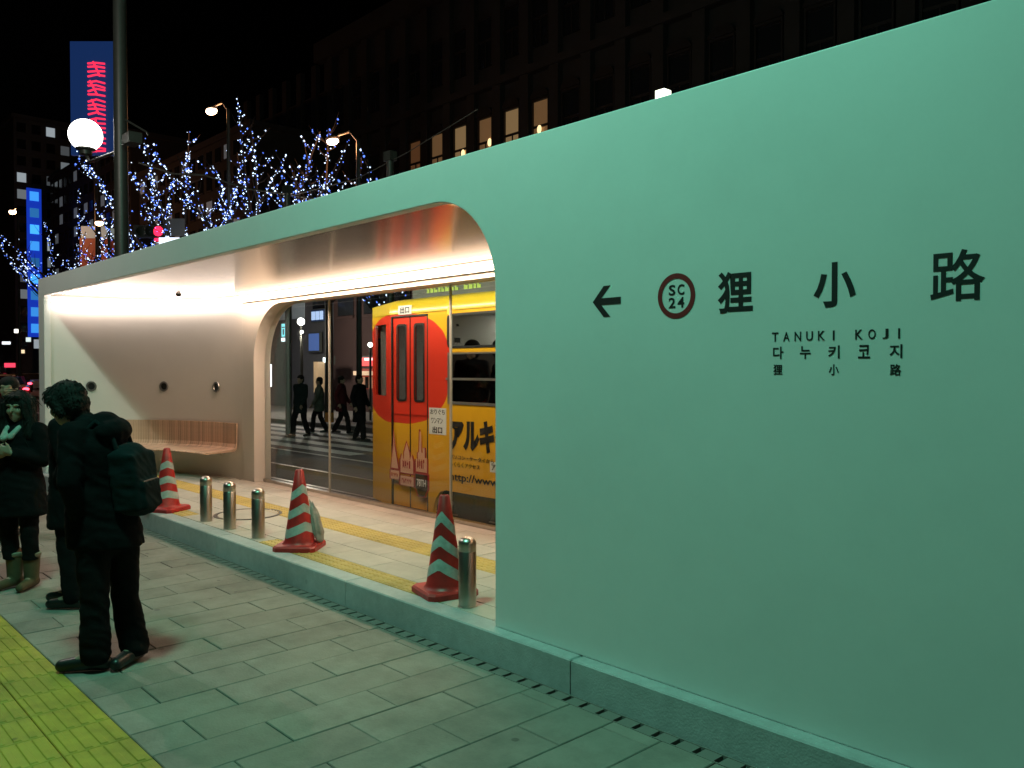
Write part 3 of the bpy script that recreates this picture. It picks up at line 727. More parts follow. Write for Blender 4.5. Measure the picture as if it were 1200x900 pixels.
# ---------------------------------------------------------------- street lamps
M['post'] = mat('lamp_post_grey', (.055, .055, .048), .45, metal=.3, var=.15, scale=8)
def lamp_light(name, p, col, power, rad, parent):
    d = bpy.data.lights.new(name, 'POINT'); d.color = col; d.energy = power; d.shadow_soft_size = rad
    o = bpy.data.objects.new(name, d); COL.objects.link(o); o.parent = parent; o.location = p
    return o
def arm_lamp(base, h, arm, col, power, strength, label, group=None, head=.30, rad=.10, z0=0, r=.055):
    """post with a curved arm and a cobra head; arm: (dx, dy)"""
    t = thing('street_lamp', label, 'street lamp', (base[0], base[1], z0), 0, group)
    MB().tube([(0, 0, 0), (0, 0, .9), (0, 0, h - .6)], [r * 1.5, r * 1.2, r * .8], 12).build('post', M['post'], t, smooth=40)
    d = Vector((arm[0], arm[1], 0)); 
    MB().tube([(0, 0, h - .6), d * .12 + Vector((0, 0, h - .25)), d * .45 + Vector((0, 0, h)), d + Vector((0, 0, h + .08))], r * .7, 10).build('arm', M['post'], t, smooth=40)
    e = d.normalized(); c = d + e * head * .6 + Vector((0, 0, h + .08))
    hd = MB().ball(c + Vector((0, 0, .03)), (head, head * .62, .09), 20, 10); hd.v = [(v[0], v[1], max(v[2], c.z)) for v in hd.v]
    hd.build('head', M['post'], t, smooth=50)
    bl = MB().ball(c + Vector((0, 0, -.01)), (head * .75, head * .45, .07), 16, 8); bl.build('lamp', emit('lamp_glow_' + t.name, col, strength), t, smooth=60)
    if power: lamp_light('lamp_light', c + Vector((0, 0, -.16)), col, power, rad, t)
    return t
GREEN = (.26, 1.0, .70)
arm_lamp((-3.6, -1.5), 7.75, (0, 1.85), GREEN, 1180, 12, 'greenish street lamp on the pavement side behind the viewer', z0=-.03, rad=.42)
arm_lamp((-12.6, -1.5), 7.75, (0, 1.85), (1.0, .92, .84), 620, 12, 'white street lamp farther along the pavement to the left', z0=-.03, rad=.09)

# mast with a globe lamp left of the shelter
ms = thing('globe_lamp_mast', 'tall grey mast with a bright round globe lamp', 'street lamp', (-17.4, 5.62, RZ))
mt = at(143, 200, 5.62)
MB().tube([(0, 0, 0), (0, 0, 1.2), (0, 0, 10.5)], [.15, .14, .12], 20).build('pole', M['post'], ms, smooth=40)
gc = at(103, 160, 5.62) - ms.location
MB().ball(gc, .34, 28, 18).build('globe', emit('globe_glow', (1.0, .97, .90), 9, sample=False), ms, smooth=60)
MB().lathe([(.13, -.42), (.13, -.34), (.20, -.31), (.20, -.28)], 20, gc).build('globe_holder', M['post'], ms, smooth=40)
MB().tube([gc + Vector((0, 0, -.40)), gc + Vector((.25, .0, -.62)), Vector((0, 0, gc.z - .75))], .035, 8).build('bracket', M['post'], ms, smooth=40)
lamp_light('globe_light', gc + Vector((0, -.0, -.0)), (1.0, .96, .88), 500, .36, ms)
MB().tube([Vector((0, 0, gc.z - .1)), Vector((.55, .3, gc.z - .45)), Vector((.6, .32, gc.z - .52))], .02, 6).build('strut', M['post'], ms)
MB().box(.35, .75, -.1, .15, gc.z - .74, gc.z - .54).build('junction_box', M['post'], ms)

# overhead wires on the track
M['wire'] = mat('wire', (.10, .09, .08), .5)
def wire(name, pts, r, label):
    o = MB().tube([Vector(p) for p in pts], r, 6).build(name, M['wire']); tag(o, label, 'wire'); return o
a_, b_, c_ = at(165, 192, 7.3), at(240, 206, 9.0), at(335, 228, 11.5)
wire('overhead_wire', [a_, (a_ + b_) / 2 + Vector((0, 0, -.12)), b_, (b_ + c_) / 2 + Vector((0, 0, -.1)), c_], .022, 'thin overhead wire sagging in front of the lit trees')
wire('overhead_wire', [c_, (c_ + at(400, 236, 13)) / 2 + Vector((0, 0, -.05)), at(400, 236, 13)], .022, 'short overhead wire right of the small wire post')
wire('overhead_wire', [at(335, 232, 11.5), at(420, 210, 11.5), at(478, 180, 11.5), at(560, 130, 11.5)], .010, 'overhead wire rising to the right behind the shelter roof')
for (px, py, Y, lb) in ((338, 228, 11.5, 'slim dark wire post behind the shelter roof, left of two'), (458, 190, 11.5, 'slim dark wire post behind the shelter roof, right of two')):
    p = at(px, py, Y); t = thing('wire_post', lb, 'post', (p.x, p.y, RZ))
    MB().tube([(0, 0, 0), (0, 0, p.z - RZ)], .09, 10).build('post', M['post'], t, smooth=40)
    MB().box(-.14, .14, -.1, .1, p.z - RZ, p.z - RZ + .22).build('bracket', M['post'], t)

# far orange street lamps
ORANGE = (1.0, .42, .16)
for (px, py, Y, s, lb) in ((250, 132, 14.6, .33, 'orange street lamp glowing above the tallest lit tree'), (391, 167, 15, .28, 'orange street lamp beside a lit tree right of centre'),
                           (17, 249, 14.6, .38, 'orange street lamp at far left edge'), (118, 262, 14.6, .33, 'orange street lamp low beside the grey mast')):
    p = at(px, py, Y)
    t = thing('street_lamp', lb, 'street lamp', (p.x + 1.6, p.y, RZ + .14), 0, 'orange street lamps of the far pavement')
    h = p.z - RZ - .14
    MB().tube([(0, 0, 0), (0, 0, h - .3), (-.5, 0, h + .1), (-1.3, 0, h + .14)], [.10, .07, .05, .045], 8).build('post', M['post'], t, smooth=40)
    MB().ball((-1.6, 0, h + .10), (s * 1.3, .2, .10), 12, 8).build('head', M['post'], t, smooth=40)
    MB().ball((-1.6, 0, h), (s, s * .6, s * .45), 14, 8).build('lamp', emit('orange_lamp_glow', (1.0, .62, .40), 14), t, smooth=60)
    lamp_light('lamp_light', (-1.6, 0, h - .3), ORANGE, 900 if px < 60 else 160, .2, t)
p = at(776, 113, 16)
t = thing('street_lamp', 'pale street lamp peeping over the shelter roof', 'street lamp', (p.x, p.y, RZ + .14))
MB().tube([(0, 0, 0), (0, 0, p.z - RZ - .4)], .07, 8).build('post', M['post'], t)
MB().box(-.13, .13, -.13, .13, p.z - RZ - .4, p.z - RZ - .05).build('lamp', emit('pale_lamp_glow', (.95, 1.0, .75), 3.5), t)

# traffic signal
sg = at(180, 272, 13.0)
t = thing('traffic_signal', 'horizontal traffic signal showing red beside a lit tree', 'traffic signal', (sg.x, sg.y, RZ))
h = sg.z - RZ
cs = Vector((NX / NN, F / NN, 0))
ang = math.atan2(cs.y, cs.x)
g_ = MB().box(-.75, .55, -.12, .12, h - .26, h + .26).build('housing', M['troof'], t); g_.rotation_euler.z = ang
M['redlens'] = emit('red_signal_lens', (1.0, .015, .06), 3.0); M['offlens'] = mat('unlit_lens', (.02, .03, .02), .3)
for k, mm in ((-.42, 'offlens'), (-.05, 'offlens'), (.30, 'redlens')):
    q = MB().ball((k, -.13, h), (.21, .05, .21), 16, 8).build('lens', M[mm], t, smooth=60); q.rotation_euler.z = ang
q = MB().box(.15, .45, -.16, -.14, h - .42, h - .3).build('second_red_lens', M['redlens'], t); q.rotation_euler.z = ang
MB().tube([(.9, .9, 0), (.9, .9, h + .1), (.2, .2, h + .1)], .07, 8).build('post', M['post'], t)
p = at(207, 267, 13.5)
o = MB().box(-.38, .38, -.02, .02, -.36, .36).build('road_sign', mat('sign_back_grey', (.16, .17, .17), .5), None, p); o.rotation_euler.z = ang
tag(o, 'grey back of a square road sign beside red signal', 'sign')
p = at(200, 281, 12.6)
o = MB().box(-.40, .40, -.05, .05, -.22, .06).build('light_box', emit('white_sign_glow', (.75, .85, 1.0), 2.2), None, p); o.rotation_euler.z = ang
tag(o, 'small white lit sign box touching the shelter roof edge', 'sign')

# ---------------------------------------------------------------- trees wrapped in lights
M['bark'] = mat('dark_bark', (.035, .028, .024), .9, var=.3, scale=8)
M['fairy'] = emit('blue_white_fairy_lights', (.56, .72, 1.0), 3.0)
M['fairy2'] = emit('deep_blue_fairy_lights', (.10, .22, 1.0), 2.0)
def tree(px, ytop, Y, spread, seed, label, dens=1.0, low=2.2):
    rn = random.Random(seed); top = at(px, ytop, Y); H = top.z - RZ - .14
    t = thing('bare_tree', label, 'tree', (top.x, Y, RZ + .14), 0, 'bare trees wrapped in blue white lights')
    wood = MB(); segs = []; low = H * .46
    wood.tube([(0, 0, 0), (.04, .02, low * .5), (0, 0, low)], [.17, .14, .125], 10)
    n0 = 12
    for k in range(n0):
        a = 2 * math.pi * (k + rn.random() * .5) / n0 + seed; s = spread * rn.uniform(.45, 1.0) if k else spread * .15
        top_ = H * (rn.uniform(.60, .93) if k else 1.0); z0 = low * rn.uniform(.8, 1.0); pts = []
        wx, wy = rn.uniform(-.22, .22), rn.uniform(-.22, .22)
        for i in range(9):
            f = i / 8; e = s * 2.2 * (f ** 1.1)
            pts.append(Vector((math.cos(a) * e + wx * math.sin(f * 5), math.sin(a) * e + wy * math.sin(f * 4.2), z0 + (top_ - z0) * (.35 * f + .65 * f ** 1.3) )))
        wood.tube(pts, [.085 * (1 - .85 * i / 8) + .006 for i in range(9)], 6); segs.append((pts, .05, 0))
        for j in range(10):
            f = rn.uniform(.3, .97); i = int(f * 8); p0 = pts[i].lerp(pts[min(i + 1, 8)], f * 8 - i); b = rn.uniform(0, 2 * math.pi); ln = rn.uniform(.6, 1.9) * (1.15 - f * .6)
            d1 = Vector((math.cos(b) * .75, math.sin(b) * .75, rn.uniform(.25, .9))).normalized(); d2 = (d1 + Vector((0, 0, .6))).normalized()
            tp = [p0, p0 + d1 * ln * .5, p0 + d1 * ln * .5 + d2 * ln * .5]; wood.tube(tp, [.022, .015, .006], 4); segs.append((tp, .02, 1 if rn.random() < .6 else 2))
    wood.build('branches', M['bark'], t)
    bulbs = MB()
    for pts, r, depth in segs:
        keep = (12, 7, 1)[depth] * dens
        for a, b in zip(pts[:-1], pts[1:]):
            L_ = (b - a).length; k = int(L_ * keep + rn.random())
            for i in range(k):
                c = a.lerp(b, rn.random()) + Vector((rn.gauss(0, 1), rn.gauss(0, 1), rn.gauss(0, 1))).normalized() * (r + .03)
                s = rn.choice((.016, .020, .024, .030, .044)); mi = 0 if rn.random() < .55 else 1
                bulbs.add([c + Vector(v) * s for v in ((1, 0, 0), (-1, 0, 0), (0, 1, 0), (0, -1, 0), (0, 0, 1), (0, 0, -1))],
                          [(0, 2, 4), (2, 1, 4), (1, 3, 4), (3, 0, 4), (2, 0, 5), (1, 2, 5), (3, 1, 5), (0, 3, 5)], mi)
    tag(bulbs.build('fairy_lights', [M['fairy'], M['fairy2']], t), kind='stuff')
tree(300, 118, 14.4, 1.9, 11, 'tallest bare tree in bluish lights, behind the shelter roof middle')
tree(222, 160, 14.4, 2.3, 12, 'bare tree in bluish lights left of the tallest one')
tree(170, 190, 14.4, 2.4, 13, 'bare lit tree just right of the grey mast')
tree(78, 222, 14.6, 3.0, 14, 'bare lit tree left of the grey mast', .8)
tree(385, 148, 15.2, 1.0, 15, 'slim bare tree beside orange lamp, right of the tallest', .7)
tree(445, 186, 15.0, 1.4, 16, 'low bare lit tree farthest right behind the roof', .8)

# ---------------------------------------------------------------- buildings
M['darkwall'] = mat('dark_stone_facade', (.035, .030, .030), .85, var=.2, scale=.6)
M['darkwall2'] = mat('dark_brick_facade', (.045, .022, .02), .85, var=.2, scale=.8)
M['greywall'] = mat('grey_tile_facade', (.09, .09, .10), .7, var=.2, scale=.7)
M['pane'] = mat('unlit_window_glass', (.02, .022, .025), .12, spec=.8)
M['warmwin'] = [emit('warm_window_%d' % k, (1.0, .45 + .1 * k, .18 + .06 * k), s) for k, s in enumerate((.05, .09, .16))]
M['coldwin'] = [emit('cold_window_%d' % k, (.8, .92, 1.0), s) for k, s in enumerate((.06, .15, .35))]
M['bar'] = mat('window_bar', (.02, .018, .018), .6)
# long dark building with tall lit windows
BY = 30.0
bd = thing('dark_building', 'long dark building with tall warm windows above the shelter roof', 'building', (-25, BY, RZ + .14))
def B(mb, name, m): mb.v = [(v[0] + 25, v[1] - BY, v[2] - RZ - .14) for v in mb.v]; return mb.build(name, m, bd)
wz0, wz1 = 12.7, 15.4
B(MB().box(-52, 12, BY + .35, BY + 14, RZ + .14, 24.0), 'wall', M['darkwall'])
B(MB().box(-52.4, 12.4, BY - .25, BY + .36, 23.0, 24.3), 'cornice', M['darkwall'])
B(MB().box(-52.2, 12.2, BY - .1, BY + .34, 16.9, 17.3), 'string_course', M['darkwall'])
lit = {508: 1, 537: 2, 566: 2, 597: 1, 629: 2, 480: 0}
bays = []
x = at(597, 150, BY).x
sp = 2.14
for k in range(-12, 16): bays.append((x - k * sp, k))
for xb, k in bays:
    B(MB().box(xb + sp / 2 - .32, xb + sp / 2 + .32, BY, BY + .345, RZ + .14, 22.98), 'pilaster', M['darkwall'])
    for (z0, z1, row) in ((wz0, wz1, 0), (18.2, 20.8, 1), (8.2, 10.8, 2)):
        if row == 2 and xb > -30: continue
        m_ = M['pane']
        if row == 0 and -1 <= k <= 4: m_ = M['warmwin'][(1, 2, 1, 2, 1, 0)[k + 1]]
        wv = B(MB().box(xb - .55, xb + .55, BY + .25, BY + .30, z0, z1), 'window', m_)
        wf = MB().box(xb - .62, xb - .55, BY + .12, BY + .34, z0, z1).box(xb + .55, xb + .62, BY + .12, BY + .34, z0, z1).box(xb - .55, xb + .55, BY + .18, BY + .24, z0 + 1.35, z0 + 1.47).box(xb - .62, xb + .62, BY + .10, BY + .34, z1, z1 + .12).box(xb - .03, xb + .03, BY + .19, BY + .24, z0, z0 + 1.35)
        if row == 0:
            wf.prism([(xb - .66, z1 + .13)] + [(xb + .66 * math.cos(R(a)), z1 + .13 + .45 * math.sin(R(a))) for a in range(170, 5, -15)] + [(xb + .66, z1 + .13)], 'y', BY + .05, BY + .345)
        B(wf, 'window_frame', M['bar'])
# a warm lamp glimmering in two of the windows
for px, py in ((542, 181), (573, 168), (631, 153)):
    q = at(px, py, BY + .1); B(MB().ball((q.x, BY + .15, q.z), (.16, .05, .22), 10, 8), 'window_lamp', emit('room_lamp', (1.0, .72, .35), 1.6))

def block(name, label, x0, x1, y0, y1, h, wallm, nx, nz, wins_, seed, face='y', zfirst=3.5):
    """plain building: wall block + each window its own part"""
    rn = random.Random(seed)
    t = thing(name, label, 'building', ((x0 + x1) / 2, y0, RZ + .14)); o = t.location
    def bb(mb, nm, m): mb.v = [(v[0] - o.x, v[1] - o.y, v[2] - o.z) for v in mb.v]; return mb.build(nm, m, t)
    bb(MB().box(x0, x1, y0, y1, RZ + .14, h), 'wall', wallm); bb(MB().box(x0 - .2, x1 + .2, y0 - .2, y1 + .2, h, h + .4), 'parapet', wallm)
    a0, a1 = (x0, x1) if face == 'y' else (y0, y1)
    dz = (h - zfirst) / nz; da = (a1 - a0) / nx
    for i in range(nx):
        for j in range(nz):
            c0 = a0 + da * (i + .2); c1 = a0 + da * (i + .8); z0 = zfirst + dz * (j + .2); z1 = zfirst + dz * (j + .75)
            m = rn.choice(wins_)
            if face == 'y': bb(MB().box(c0, c1, y0 - .04, y0 - .01, z0, z1), 'window', m); bb(MB().box(c0 - .06, c1 + .06, y0 - .10, y0 - .002, z0 - .12, z0 - .03), 'sill', wallm)
            else: bb(MB().box(x1 + .01, x1 + .04, c0, c1, z0, z1), 'window', m); bb(MB().box(x1 + .002, x1 + .10, c0 - .06, c1 + .06, z0 - .12, z0 - .03), 'sill', wallm)
    return t
P_ = M['pane']; Wm = M['warmwin']; Cw = M['coldwin']
# across the street, seen through the glass
block('shop_building', 'grey shop building across the street left through the glass', -46, -31.2, 18.5, 28, 8.4, M['greywall'], 8, 2, [P_, P_, P_, Cw[0]], 1)
block('shop_building', 'dark red shop building across the street behind crossing people', -31, -19.2, 18.5, 28, 8.0, M['darkwall2'], 6, 2, [P_, P_, P_, Wm[0]], 2)
block('shop_building', 'dark shop building across the street hidden behind the tram', -19, -4, 18.5, 28, 8.2, M['greywall'], 7, 2, [P_, P_, Wm[0]], 3)
# far left of the street
block('office_building', 'tall dark office block with scattered lit windows at far left', -150, -100, 21.6, 44, 28, M['greywall'], 16, 14, [P_] * 6 + [Cw[1], Cw[0], Cw[2], Wm[2]], 4, face='x')
block('office_building', 'dark office block behind the lit trees, left of mast', -96, -72, 24, 40, 21, M['darkwall'], 15, 10, [P_, P_, P_, P_, Cw[0]], 5)
block('office_building', 'dark office block behind the lit trees, right of mast', -70, -50, 24, 40, 17, M['darkwall'], 14, 8, [P_, P_, P_, P_, Cw[0]], 6)

# ---------------------------------------------------------------- signs
def sign(name, px, py, Y, wpx, hpx, m, label, depth=.12, post=None, frame=None):
    p = at(px, py, Y); s = Y * NN / (F * (px - 600 + NX))
    wx = wpx * s * 1.25; hz = hpx * s
    o = MB().box(-wx / 2, wx / 2, -depth / 2, depth / 2, -hz / 2, hz / 2).build(name, m, None, p); tag(o, label, 'sign')
    if frame:
        MB().box(-wx / 2 - .06, wx / 2 + .06, -depth / 2 + .03, depth / 2 + .02, -hz / 2 - .06, hz / 2 + .06).build('sign_case', M['troof'], o)
    return o, wx, hz
E_ = lambda n, c, s: emit(n, c, s)
# tall blue neon sign at far left
p0, p1 = at(42, 395, 21.0), at(42, 222, 21.0)
ns = thing('vertical_neon_sign', 'tall narrow blue neon sign on the far left building', 'sign', (p0.x, p0.y, p0.z))
hh = p1.z - p0.z
q = MB().box(-.1, .1, -.62, .62, 0, hh).build('panel', emit('deep_blue_neon', (.01, .06, .75), .55), ns)
rnd = random.Random(9)
for k in range(9):
    z = hh * (k + .25) / 9
    MB().box(.101, .16, -.38, .38, z, z + hh / 9 * .55).build('neon_character', emit('blue_neon_char', (.05, .35, 1.0), rnd.uniform(.3, 1.6)), ns)
MB().box(-1.0, -.1, -.3, .3, .2, hh - .2).build('bracket', M['troof'], ns)
# red neon on blue board at top
p = at(108, 120, 17.0); s = 17.0 * NN / (F * (108 - 600 + NX))
nb = thing('neon_billboard', 'blue billboard with red neon characters above the globe lamp', 'sign', (p.x, p.y + .3, p.z), ang)
MB().box(-28 * s, 27 * s, 0, .25, -62 * s, 70 * s).build('board', emit('dim_blue_board', (.015, .05, .20), .45), nb)
MB().tube([(0, .3, -62 * s), (0, .3, -p.z)], .18, 10).build('pole', M['post'], nb)
mn = emit('red_neon', (1.0, .03, .09), 1.3)
rnd = random.Random(21)
for k in range(5):
    zc = (40 - 22 * k) * s - 3 * s; w2 = 10 * s
    for i in range(4):
        z = zc + (i - 1.5) * 5 * s
        MB().tube([(3 * s - w2, -.06, z + rnd.uniform(-1, 1) * s), (3 * s, -.08, z + rnd.uniform(0, 2) * s), (3 * s + w2, -.06, z + rnd.uniform(-2, 1) * s)], 1.1 * s, 6).build('neon_tube', mn, nb)
    MB().tube([(3 * s - w2 * rnd.uniform(-.3, .8), -.09, zc + 9 * s), (3 * s - w2 * rnd.uniform(-.5, .5), -.09, zc - 8 * s)], 1.1 * s, 6).build('neon_tube', mn, nb)
# red-brown tower with white band, low between mast and tree
p = at(112, 288, 20.0); s = 20.0 * NN / (F * (112 - 600 + NX))
tw = thing('red_sign_tower', 'red brown sign tower with white top panel beside mast', 'sign', (p.x, p.y, RZ + .14), ang)
MB().box(-17 * s, 17 * s, 0, 1.2, 0, at(112, 280, 20).z).build('tower', emit('dim_red_panel', (.30, .055, .03), .30), tw)
MB().box(-15 * s, 15 * s, -.05, 1.15, at(112, 280, 20).z + .01, at(112, 266, 20).z).build('white_panel', emit('dim_white_panel', (.5, .55, .5), .32), tw)
# signs through the glass
SY = 18.2
o, wx, hz = sign('hotel_sign', 334, 387, 17.6, 8, 15, E_('cyan_sign', (.25, .85, .95), 1.3), 'small cyan lit sign through the left glass pane', frame=True)
MB().box(-wx * .12, wx * .12, -.08, -.062, -hz * .35, hz * .1).build('sign_mark', M['ink'], o); MB().box(-wx * .3, wx * .3, -.08, -.062, hz * .18, hz * .26).build('sign_mark', M['ink'], o)
o, wx, hz = sign('sign_panel', 334, 398, 17.6, 9, 4, E_('white_sign', (.8, .95, 1.0), 2.5), 'small white lit strip under the cyan sign')
o, wx, hz = sign('rooftop_sign', 374, 370, SY, 24, 13, E_('navy_board', (.02, .05, .14), .35), 'navy sign with three pale blue characters through the glass', frame=True)
for k in (-1, 0, 1): MB().box(wx * (k * .31 - .11), wx * (k * .31 + .11), -.10, -.062, -hz * .38, hz * .38).build('sign_character', E_('pale_blue_char', (.50, .66, 1.0), 1.0), o)
o, wx, hz = sign('shop_window_sign', 369, 401, SY, 18, 20, E_('blue_screen', (.12, .22, .62), .45), 'dim blue lit panel below the three pale characters', frame=True)
sign('fascia_sign', 385, 422, 17.4, 15, 6, E_('white_fascia', (.85, .95, 1.0), 3.5), 'white lit fascia sign behind the pane joint', frame=True)
sign('shop_sign', 433, 424, 16.6, 26, 10, E_('red_fascia', (1.0, .09, .09), 1.6), 'bright red lit shop sign left of the tram', frame=True)
o, wx, hz = sign('shop_sign', 432, 421, 16.5, 10, 3, E_('pinkish_fascia', (1.0, .75, .75), 2.2), 'pale lettering strip on the red shop sign')
o, wx, hz = sign('corner_shop', 430, 444, 17.0, 26, 24, E_('red_shop_glow', (.50, .06, .04), .35), 'red lit shop front under the red sign')
MB().box(-wx * .45, wx * .5, -.3, -.08, hz * .18, hz * .38).build('awning', E_('cream_awning', (1.0, .66, .42), .9), o)
for k in range(4): MB().box(wx * (-.42 + k * .24), wx * (-.26 + k * .24), -.12, -.065, -hz * .45, hz * .1).build('door_pane', [M['pane'], E_('shop_pane', (1.0, .5, .3), .4)][k % 2], o)
for k, px in enumerate((306, 316)):
    sign('reflection_bar', px, 440, 16.8, 3, 26, E_('white_reflection_glow', (.95, .95, 1.0), 3.2), ('left' if k == 0 else 'right') + ' one of two upright white bars standing in for a glass reflection')  # glowing bars imitate a reflection in the glass
o, wx, hz = sign('shop_arch', 374, 442, 17.2, 8, 36, E_('beige_arch', (.62, .42, .25), .28), 'beige lit arch post beside the white fascia sign', depth=.3)
# white round street lamps through the glass
for (px, py, rad_, lb) in ((353, 377, .14, 'bright white round lamp through the left glass pane'), (434, 404, .08, 'small white round lamp above the red shop sign'), (354, 389, .06, 'tiny white lamp under the bright round lamp')):
    p = at(px, py, 15.6); t = thing('round_lamp', lb, 'street lamp', (p.x, p.y, RZ + .14), 0, 'round lamps across the street')
    MB().tube([(0, 0, 0), (0, 0, p.z - RZ - .14 - rad_)], .04, 8).build('post', M['post'], t)
    MB().ball((0, 0, p.z - RZ - .14), rad_, 14, 10).build('globe', emit('white_globe', (1.0, .97, .9), 10), t, smooth=60)
lamp_light('lamp_light', (0, 0, at(353, 377, 15.6).z - RZ - .14 - .5), (1.0, .88, .75), 700, .2, [o for o in bpy.data.objects if o.name.startswith('round_lamp')][0])

# ---------------------------------------------------------------- cars down the street
M['carpaint'] = [mat('car_paint_dark', (.02, .02, .025), .25, coat=.6), mat('car_paint_red', (.20, .015, .02), .25, coat=.6), mat('car_paint_silver', (.35, .36, .40), .3, metal=.5, coat=.5)]
M['tail'] = emit('tail_lamp', (1.0, .06, .10), 6); M['headl'] = emit('head_lamp', (1.0, .95, .85), 9)
def car(p, k, rear, label):
    t = thing('car', label, 'car', p, 0, 'cars down the street at far left')
    s = [(-2.1, .35), (-2.15, .75), (-1.95, .95), (-1.2, 1.0), (-.7, 1.42), (.8, 1.46), (1.5, 1.0), (2.05, .92), (2.12, .6), (2.1, .35)]
    MB().prism(s, 'y', -.82, .82).build('body', M['carpaint'][k], t)
    MB().prism([(-1.12, 1.0), (-.66, 1.38), (.76, 1.42), (1.36, 1.0)], 'y', -.825, .825).build('side_glass', M['pane'], t)
    MB().add([(1.53, -.7, 1.02), (1.53, .7, 1.02), (.86, .65, 1.44), (.86, -.65, 1.44)], [(0, 1, 2, 3)]).build('rear_glass', M['pane'], t)
    for sx in (-1.3, 1.3):
        for sy in (-.80, .80):
            wm = MB().lathe([(.2, -.1), (.32, -.1), (.32, .1), (.2, .1)], 18); wm.v = [(v[0], v[2], v[1]) for v in wm.v]
            wm.build('wheel', M['dark'], t, (sx, sy, .32))
    m = M['tail'] if rear else M['headl']
    for sy in (-.62, .62): MB().ball((2.12, sy, .78), (.05, .16, .09), 10, 6).build('tail_lamp' if rear else 'head_lamp', m, t)
    if rear: MB().box(2.10, 2.13, -.25, .25, .55, .68).build('number_plate', M['plate'], t)
for (x, y, k, rr_, lb) in ((-52, 10.6, 1, True, 'red car with tail lamps behind the waiting people'), (-66, 13.2, 0, True, 'dark car with tail lamps farther down the street'),
                           (-75, 17.3, 2, False, 'silver car with headlamps down the street'), (-84, 16.4, 0, True, 'farthest dark car with red lamps'), (-60, 11.9, 2, False, 'silver car with headlamps beside the red car')):
    car((x, y, RZ), k, rr_, lb)
for (x, y, k, rr_, lb) in ((-96, 18.6, 1, True, 'red car queueing behind the farthest dark car'), (-104, 22.0, 0, True, 'dark car with tail lamps at the end of the queue'), (-110, 20.2, 2, False, 'silver car coming from the far crossing'), (-70, 14.9, 0, True, 'dark car with tail lamps in the left lane')):
    car((x, y, RZ), k, rr_, lb)
for k, (px, py, Y, wp_, hp_, c, st_, lb) in enumerate(((8, 402, 20.5, 9, 3, (.9, .95, 1.0), 2.0, 'white lit shop sign low at the far left edge'), (26, 412, 20.5, 6, 4, (1.0, .75, .45), 1.2, 'small amber shop sign above the queue of cars'), (34, 398, 20.6, 5, 5, (.8, .95, .9), 1.0, 'small pale green shop sign beside the blue neon'), (12, 428, 17.5, 12, 5, (1.0, .06, .12), 1.3, 'red lit strip sign above the cars at far left'), (20, 388, 20.8, 4, 4, (1.0, .95, .85), 5.0, 'round bright shop lamp at far left'))):
    p = at(px, py, Y); s_ = Y * NN / (F * (px - 600 + NX))
    o = MB().box(-wp_ * s_ / 2, wp_ * s_ / 2, -.1, .1, -hp_ * s_ / 2, hp_ * s_ / 2).build('street_sign_box', emit('street_sign_glow', c, st_), None, p); o.rotation_euler.z = ang; tag(o, lb, 'sign')
    q = MB().box(-wp_ * s_ / 2 - .08, wp_ * s_ / 2 + .08, .02, .16, -hp_ * s_ / 2 - .08, hp_ * s_ / 2 + .08).build('sign_case', M['troof'], o)

